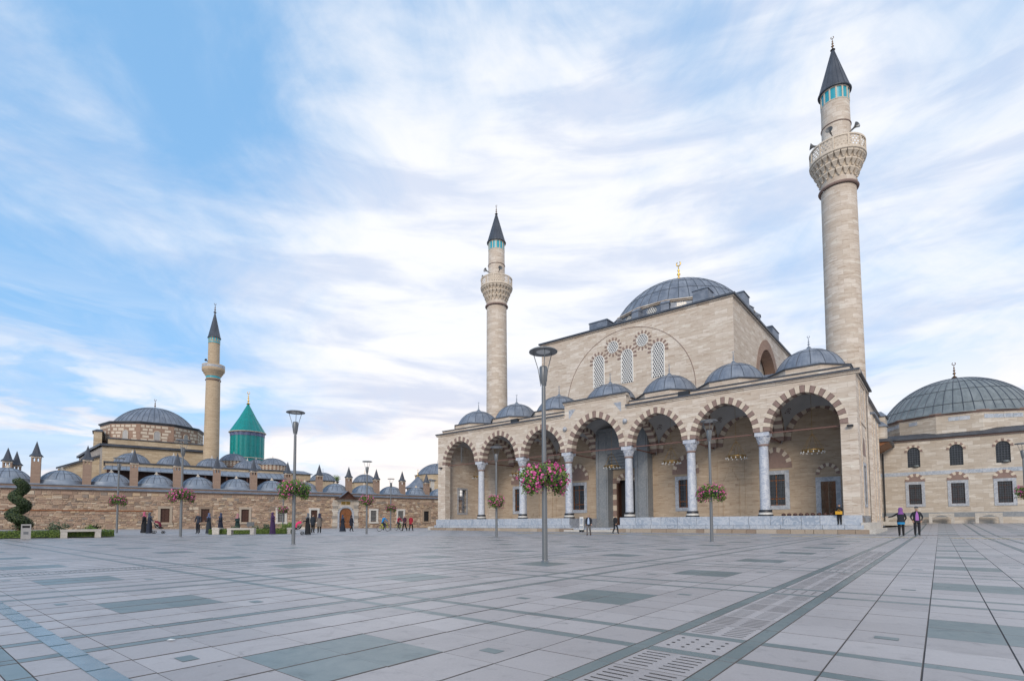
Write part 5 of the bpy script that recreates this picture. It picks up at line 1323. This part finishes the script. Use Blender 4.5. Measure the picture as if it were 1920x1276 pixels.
# ------------------------------------------------------------------ people
m_skin = simple('skin', (0.42,0.25,0.17), 0.6); m_hair = simple('hair', (0.02,0.016,0.014), 0.7)
clothm = {}
def cloth(c):
    k = tuple(round(x, 3) for x in c)
    if k not in clothm: clothm[k] = simple('cloth', c, 0.9, var=0.12, scale=5, bmp=0.2)
    return clothm[k]
J0 = {'pelvis':(0,0,.95),'spine':(0,-.01,1.14),'chest':(0,0,1.34),'neck':(0,0,1.49),'head1':(0,.02,1.57),'head2':(0,.015,1.68)}
for s, n in ((1,'r'),(-1,'l')):
    J0.update({'sh'+n:(.185*s,0,1.42),'el'+n:(.24*s,-.03,1.15),'wr'+n:(.25*s,.05,.92),'hip'+n:(.09*s,0,.90),'kn'+n:(.10*s,.03,.50),'an'+n:(.10*s,-.02,.09),'toe'+n:(.115*s,.13,.04)})
RAD = {'pelvis':.135,'spine':.125,'chest':.14,'neck':.056,'head1':.078,'head2':.088,'sh':.068,'el':.05,'wr':.036,'hip':.108,'kn':.08,'an':.06,'toe':.042}
BON = [('pelvis','spine'),('spine','chest'),('chest','neck'),('neck','head1'),('head1','head2')]
for n in 'rl': BON += [('chest','sh'+n),('sh'+n,'el'+n),('el'+n,'wr'+n),('pelvis','hip'+n),('hip'+n,'kn'+n),('kn'+n,'an'+n),('an'+n,'toe'+n)]
handb = MB(); handb.box(-.035,.035,-.014,.014,-.09,.0)
for k in range(4): 
    x = -.026+.0175*k; l = (.055,.068,.072,.06)[k]; handb.tube([(x,0,-.088),(x,.004,-.09-l*.55),(x,.018,-.09-l)], [.009,.0085,.007], 5)
handb.tube([(.033,.0,-.03),(.055,.012,-.06),(.058,.022,-.088)], [.011,.010,.008], 5)
hand_me = handb.mesh('hand', m_skin)
fb_ = MB(); fb_.ball((.032,.088,.02), .011, 1, 6, 4); fb_.ball((-.032,.088,.02), .011, 1, 6, 4); fb_.lathe([(.016,-.02),(.012,0),(.004,.035)], 6, (0,.095,-.02), 0); fb_.box(-.025,.025,.082,.090,-.062,-.054, 1)
for s in (-1,1): fb_.ball((.088*s,.0,.0), .024, 0, 6, 4)
face_me = fb_.mesh('face', [m_skin, m_hair])
def person(label, loc, rot, H, top, legs, shoes=(.02,.02,.02), pose=None, robe=None, scarf=None, hair=True, coat=None, group=None, extra=None, skirt_w=.27):
    X, Y = loc; t = thing('person', label, 'person', (X, Y, gz(X, Y)), rot, group); k = H/1.75; t.scale = (k*1.0, k*1.0, k)
    J = dict(J0); J.update(pose or {})
    names = list(J); me = bpy.data.meshes.new('body_rig'); me.from_pydata([J[n] for n in names], [(names.index(a), names.index(b)) for a, b in BON], [])
    ob = bpy.data.objects.new('body_rig', me); C.objects.link(ob); ob.modifiers.new('skin', 'SKIN'); sub = ob.modifiers.new('sub', 'SUBSURF'); sub.levels = 1; sub.render_levels = 1
    for i, n in enumerate(names):
        d = me.skin_vertices[0].data[i]; r = RAD.get(n) or RAD[n[:-1]]; d.radius = (r, r*(.72 if n in ('chest','spine') else 1.0)); d.use_root = n == 'pelvis'
    dg = bpy.context.evaluated_depsgraph_get(); bme = bpy.data.meshes.new_from_object(ob.evaluated_get(dg)); bpy.data.objects.remove(ob); bpy.data.meshes.remove(me)
    bme.materials.clear()
    for m_ in (cloth(top), cloth(legs), cloth(shoes), m_skin, m_hair): bme.materials.append(m_)
    hd = Vector(J['head2']); wr = [Vector(J['wrr']), Vector(J['wrl'])]; nk = J['neck'][2]; an = [Vector(J['anr']), Vector(J['anl'])]; tz = [Vector(J['toer']), Vector(J['toel'])]
    pel = Vector(J['pelvis'])
    def segd(p, a, b): ab = b-a; q_ = max(0, min(1, (p-a).dot(ab)/ab.dot(ab))); return (p-a-ab*q_).length
    LEG = [(Vector(J['hip'+n]), Vector(J['kn'+n])) for n in 'rl']+[(Vector(J['kn'+n]), Vector(J['an'+n])) for n in 'rl']
    ARM = [(Vector(J['sh'+n]), Vector(J['el'+n])) for n in 'rl']+[(Vector(J['el'+n]), Vector(J['wr'+n])) for n in 'rl']+[(Vector(J['pelvis']), Vector(J['chest']))]
    for p in bme.polygons:
        c_ = p.center; p.use_smooth = True; mi = 0
        if min(segd(c_, a, b) for a, b in LEG) < min(segd(c_, a, b) for a, b in ARM)-.02: mi = 1
        if min(min((c_-v_).length for v_ in an)-.02, min((c_-v_).length for v_ in tz)) < .075: mi = 2
        if c_.z > nk+.01 and (c_-hd).length < .3: mi = 3
        if hair and (c_-hd).length < .16 and (c_.z > hd.z+.02 or (c_.y < hd.y-.03 and c_.z > hd.z-.1)): mi = 4
        p.material_index = mi
    bo = link('body', bme, t)
    for n in 'rl':
        w_, e = Vector(J['wr'+n]), Vector(J['el'+n]); h = link('hand', hand_me, bo); h.location = w_
        h.rotation_euler = (w_-e).to_track_quat('-Z', 'Y').to_euler()
    f = link('face', face_me, bo); f.location = Vector(J['head1'])+Vector((0,0,.06))
    if robe is not None:
        q = MB(); pz = J['pelvis']; ch = J['chest']
        rows = []
        for z_, rx, ry in ((.03,skirt_w,skirt_w*.92),(.3,skirt_w*.86,skirt_w*.78),(.65,.225,.20),(.95,.20,.165),(1.15,.178,.15),(1.32,.195,.15),(1.42,.17,.125),(1.5,.085,.085)):
            fz = min(1, z_/.95); ox, oy = pz[0]*fz, pz[1]*fz
            if z_ > 1.0: ox, oy = ch[0], ch[1]
            rows.append([(ox+rx*(1+.05*sin(5*a_+z_*2)*(1 if z_ < .9 else 0))*cos(a_), oy+ry*(1+.07*sin(7*a_)*(1 if z_ < .9 else 0))*sin(a_), z_) for a_ in [2*pi*j/24 for j in range(24)]])
        q.grid(rows, 0, True, True); q.build('robe', cloth(robe), t)
    if coat is not None:
        q = MB(); ch = J['chest']; pz = J['pelvis']; rows = []
        for z_, rx, ry in ((coat[1],.215,.175),(.95,.20,.165),(1.12,.178,.145),(1.32,.20,.15),(1.43,.17,.12),(1.5,.08,.08)):
            f_ = max(0, min(1, (z_-pz[2])/(ch[2]-pz[2]))); ox, oy = pz[0]*(1-f_)+ch[0]*f_, pz[1]*(1-f_)+ch[1]*f_
            rows.append([(ox+rx*cos(a_), oy+ry*sin(a_), z_) for a_ in [2*pi*j/20 for j in range(20)]])
        q.grid(rows, 0, True, True); q.build('coat', cloth(coat[0]), t)
    if scarf is not None:
        q = MB(); h = Vector(J['head2']); rows = []
        for z_, r_, o_ in ((-.30,.19,0),(-.22,.15,0),(-.14,.115,-.005),(-.05,.118,-.012),(.03,.122,-.015),(.09,.10,-.015),(.125,.05,-.015),(.135,.005,-.015)):
            rows.append([(h.x+r_*cos(a_), h.y+o_+r_*sin(a_)*(.98 if sin(a_) < 0 else (.60 if -.16 < z_ < .06 else .95)), h.z+z_) for a_ in [2*pi*j/18 for j in range(18)]])
        q.grid(rows, 0, True, True); q.build('headscarf', cloth(scarf), t)
    if extra: extra(t)
    return t
BLK = (.012,.013,.016); NAVY = (.018,.024,.042)
walk = {'knr':(.10,.17,.52),'anr':(.10,.22,.10),'toer':(.11,.37,.06),'knl':(-.10,-.02,.50),'anl':(-.10,-.26,.13),'toel':(-.11,-.13,.05),'wrr':(.25,-.12,.95),'wrl':(-.25,.18,.96),'ell':(-.24,.02,1.15)}
reach = {'wrr':(.30,.38,1.12),'elr':(.27,.12,1.14),'wrl':(-.30,.38,1.12),'ell':(-.27,.12,1.14)}
hold = {'wrr':(.12,.28,1.12),'elr':(.25,.02,1.13),'wrl':(-.12,.28,1.12),'ell':(-.25,.02,1.13)}
pocket = {'wrr':(.22,.08,.93),'elr':(.30,-.04,1.15),'wrl':(-.22,.08,.93),'ell':(-.30,-.04,1.15)}
point = {'wrl':(-.66,.06,1.20),'ell':(-.42,.02,1.24),'wrr':(.22,.12,1.0),'elr':(.27,-.03,1.14)}
def cap_hat(t): q = MB(); q.lathe([(.105,0),(.11,.05),(.08,.10),(.01,.115)], 14, (0,.012,1.69)); q.build('cap', cloth((.06,.06,.065)), t)
def shirt(c):
    def f(t): q = MB(); q.grid([[(wd*(i-2)/2, yy+.012*(1-abs(i-2)/2), z_) for i in range(5)] for z_, yy, wd in ((.94,.166,.085),(1.12,.147,.085),(1.32,.150,.065),(1.43,.122,.03),(1.49,.088,.02))], 0, True); q.build('shirt_front', cloth(c), t)
    return f
def both(*fs):
    def f(t):
        for g in fs: g(t)
    return f
def tunic(t): q = MB(); q.lathe([(.20,.74),(.205,.86),(.19,.93)], 20, sy=.85); q.build('tunic_hem', cloth((.02,.22,.45)), t)
person('man in dark suit and purple shirt standing right of the mosque', (26.3,34.2), pi-.5, 1.84, (.02,.022,.03), (.016,.017,.022), pose={**pocket}, coat=((.02,.022,.03),.80), extra=both(cap_hat, shirt((.36,.14,.42))))
person('woman in purple headscarf and black jacket pointing left beside the man', (24.75,33.5), -.55, 1.76, BLK, (.012,.012,.014), pose=point, scarf=(.20,.07,.26), coat=((.018,.02,.028),.88), extra=tunic)
person('man in open jacket and grey trousers walking by the mosque steps', (5.5,37.8), pi-.3, 1.55, (.02,.023,.032), (.13,.12,.12), (.06,.03,.02), walk, coat=((.02,.023,.032),.86), extra=shirt((.34,.42,.56)))
person('person in black walking away before the mosque entrance', (8.55,43.6), -1.0, 1.58, BLK, (.02,.024,.032), pose=walk, coat=(BLK,.84))
W = m2w(-1.35, -.42); 
pw = person('woman in black with a yellow bag on the platform by the right pier', (W.x, W.y), pi+M_ROT, 1.58, BLK, BLK, pose=hold, coat=(BLK,.8)); pw.location.z = .69
yb = MB(); yb.box(-.22,.22,.20,.33,.78,1.02); yb.tube([(-.12,.26,1.02),(0,.24,1.16),(.12,.26,1.02)], .012, 5); o = yb.build('handbag', cloth((.62,.33,.03))); o.location = (W.x, W.y, .69); o.rotation_euler = (0,0,pi+M_ROT); tag(o, 'yellow handbag held by the woman on the platform', 'bag')
GA = 'robed visitors near the wall'
person('woman in black robe and red patterned headscarf walking behind the pram', (-30.7,43.9), -1.15, 1.72, BLK, BLK, pose=walk, robe=BLK, scarf=(.42,.10,.16), group=GA)
person('woman in dark blue robe pushing the pram with maroon hood', (-29.5,42.8), -1.2, 1.62, NAVY, NAVY, pose=reach, robe=NAVY, scarf=(.05,.065,.10), group=GA)
person('man in dark blue shirt and black trousers standing by the wall', (-25.6,42.9), pi-.2, 1.70, (.022,.03,.05), (.012,.013,.018), pose={'wrr':(.32,.02,.93),'elr':(.31,-.04,1.16)}, group=GA)
person('woman in blue grey headscarf and long dark robe facing the man', (-24.5,42.5), pi/2+.2, 1.62, NAVY, NAVY, pose=hold, robe=(.022,.03,.042), scarf=(.09,.12,.22), group=GA)
person('woman in navy robe half hidden behind the blue grey headscarf woman', (-24.5,44.2), pi/2+.6, 1.66, NAVY, NAVY, pose=hold, robe=(.016,.02,.04), scarf=(.04,.055,.11), group=GA)
person('woman in dark green robe with light patterned scarf behind the bench', (-22.4,42.9), pi-.4, 1.58, (.01,.03,.03), BLK, pose=hold, robe=(.012,.032,.032), scarf=(.34,.16,.18), group=GA)
person('woman in long purple robe and purple headscarf beside the hedge', (-18.8,41.3), -pi/2, 1.68, (.045,.022,.075), (.04,.02,.07), pose={'wrr':(.16,.30,1.26),'elr':(.24,.06,1.14)}, robe=(.042,.02,.07), scarf=(.06,.025,.09), group=GA)
person('woman in black robe and grey scarf pushing the pink stroller', (-15.5,39.9), pi/2+.35, 1.60, BLK, BLK, pose=reach, robe=BLK, scarf=(.12,.13,.15), group=GA)
person('man in dark coat with back turned near the pink stroller', (-17.5,46.2), -.2, 1.68, (.018,.024,.034), BLK, coat=((.018,.024,.034),.72), group=GA)
person('woman in grey brown coat and dark headscarf by the window', (-16.85,46.0), .6, 1.68, (.15,.13,.115), BLK, pose=hold, coat=((.15,.13,.115),.60), scarf=(.025,.03,.07), group=GA)
person('woman in flowing navy robe walking past the arched gate', (-17.2,53.4), -pi/2-.2, 1.66, NAVY, NAVY, pose=walk, robe=(.012,.018,.032), scarf=(.035,.05,.09), group=GA, skirt_w=.36)
person('person in navy coat walking just behind the robed woman at the gate', (-16.5,54.0), -pi/2-.3, 1.62, NAVY, BLK, pose=walk, coat=((.014,.018,.032),.62), scarf=(.02,.02,.03), group=GA)
person('man in dark plum jacket walking with the person in red', (-11.75,57.6), 2.6, 1.74, (.045,.014,.028), (.012,.012,.014), pose=walk, coat=((.045,.014,.028),.86))
person('person in red coat and black trousers walking away right of the cyclists', (-11.1,57.7), -.3, 1.72, (.28,.014,.028), BLK, pose=walk, coat=((.28,.014,.028),.78))
ride = {'pelvis':(0,-.16,.96),'spine':(0,-.08,1.14),'chest':(0,.05,1.32),'neck':(0,.11,1.45),'head1':(0,.14,1.53),'head2':(0,.14,1.64)}
for s, n in ((1,'r'),(-1,'l')): ride.update({'sh'+n:(.185*s,.06,1.39),'el'+n:(.26*s,.22,1.18),'wr'+n:(.25*s,.42,1.04),'hip'+n:(.09*s,-.14,.92),'kn'+n:(.11*s,.22,.72 if s > 0 else .60),'an'+n:(.10*s,.06 if s > 0 else .02,.40 if s > 0 else .20),'toe'+n:(.11*s,.20 if s > 0 else .16,.36 if s > 0 else .15)})
def bicycle(X, Y, rot, c, label):
    t = thing('bicycle', label, 'bicycle', (X, Y, gz(X,Y)), rot, 'bicycles on the square')
    for y in (-.52, .54):
        q = MB(); q.torus((0,y,.34), .32, .022, 28, 6, 0, 'X'); o = q.build('tyre', m_tyre, t)
        q = MB(); q.torus((0,y,.34), .295, .01, 28, 4, 0, 'X')
        for k in range(12): a = 2*pi*k/12; q.tube([(0,y,.34),(0,y+.29*cos(a),.34+.29*sin(a))], .003, 3)
        q.ball((0,y,.34), .03, 0, 8, 5); q.build('wheel_rim', m_steel, o)
    q = MB()
    for a, b in (((0,-.02,.30),(0,-.18,.82)),((0,-.02,.30),(0,.40,.72)),((0,-.16,.76),(0,.38,.80)),((0,-.02,.30),(0,-.52,.34)),((0,-.52,.34),(0,-.16,.76)),((0,.37,.92),(0,.42,.66)),((.04,.42,.66),(.04,.54,.34)),((-.04,.42,.66),(-.04,.54,.34))): q.tube([a, b], .022, 6)
    q.build('frame', cloth(c), t)
    q = MB(); q.tube([(-.27,.36,.99),(-.1,.40,1.0),(.1,.40,1.0),(.27,.36,.99)], .014, 6); q.tube([(0,.37,.9),(0,.40,1.0)], .016, 6); q.build('handlebar', m_black, t)
    q = MB(); q.lathe([(.01,0),(.09,.02),(.06,.06),(.01,.07)], 10, (0,-.2,.84), sx=.8, sy=1.4); q.build('saddle', m_black, t)
    q = MB(); q.torus((.03,-.02,.30), .09, .008, 16, 4, 0, 'X'); q.tube([(.05,-.02,.30),(.05,.08,.36)], .012, 5); q.tube([(-.05,-.02,.30),(-.05,-.0,.17)], .012, 5); q.box(.05,.15,.04,.12,.35,.37); q.box(-.15,-.05,-.04,.04,.155,.175); q.build('pedals', m_black, t)
    return t
bicycle(-13.6,55.6,-pi/2+.9,(.42,.50,.02),'lime green bicycle ridden by the person in blue')
person('cyclist in bright blue jacket riding the lime green bicycle', (-13.6,55.6), -pi/2+.9, 1.74, (.01,.20,.48), (.03,.04,.07), pose=ride, coat=None)
bicycle(-13.15,61.0,pi+.75,(.18,.26,.06),'dull green bicycle ridden by the person in red')
person('cyclist in red jacket riding beside the white framed window', (-13.15,61.0), pi+.75, 1.76, (.32,.016,.05), (.02,.022,.03), pose=ride)
W = m2w(13.6, 28.6)
bicycle(W.x, W.y, 2.4, (.02,.022,.026), 'black parked bicycle at the right edge by the library')
def stroller(X, Y, rot, c, label):
    t = thing('stroller', label, 'stroller', (X, Y, gz(X,Y)), rot, 'strollers pushed across the square')
    for sx in (-.25, .25):
        for y, r in ((-.28,.13),(.36,.10)):
            q = MB(); q.torus((sx,y,r), r-.02, .022, 18, 6, 0, 'X'); q.ball((sx,y,r), .03, 0, 6, 4)
            for k in range(6): a = pi*k/3; q.tube([(sx,y,r),(sx,y+(r-.02)*cos(a),r+(r-.02)*sin(a))], .006, 3)
            q.build('wheel', m_tyre, t)
    q = MB()
    for sx in (-.25, .25): q.tube([(sx,.36,.10),(sx,-.05,.55),(sx,-.42,1.0)], .014, 6); q.tube([(sx,-.28,.13),(sx,.12,.62)], .014, 6)
    q.tube([(-.25,-.42,1.0),(.25,-.42,1.0)], .018, 6); q.build('frame', m_steel, t)
    q = MB(); q.grid([[(sx, .38, .42) for sx in (-.2,0,.2)],[(sx,.05,.38) for sx in (-.22,0,.22)],[(sx,-.18,.50) for sx in (-.22,0,.22)],[(sx,-.30,.86) for sx in (-.21,0,.21)]], 0, True)
    for s in (-.22,.22): q.face([(s,.38,.42),(s,.05,.38),(s,-.18,.50),(s,-.28,.80),(s,.12,.60)])
    q.build('seat', cloth(BLK), t)
    q = MB(); rows = []
    for k in range(9):
        a = radians(-25+135*k/8); rows.append([(.25*sin(b_), -.12+(.36*cos(b_)*.35+.36*.65)*cos(pi-a)*-1*.95, .66+.38*sin(a)*(.55+.45*cos(b_))) for b_ in [radians(-90+22.5*j) for j in range(9)]])
    q.grid(rows, 0, True); q.build('hood', cloth(c), t)
stroller(-28.75,42.75,-1.2,(.16,.012,.035),'black pram with maroon hood pushed along the wall')
stroller(-16.15,39.75,pi/2+.35,(.62,.03,.13),'black stroller with bright pink hood beside the lamp post')
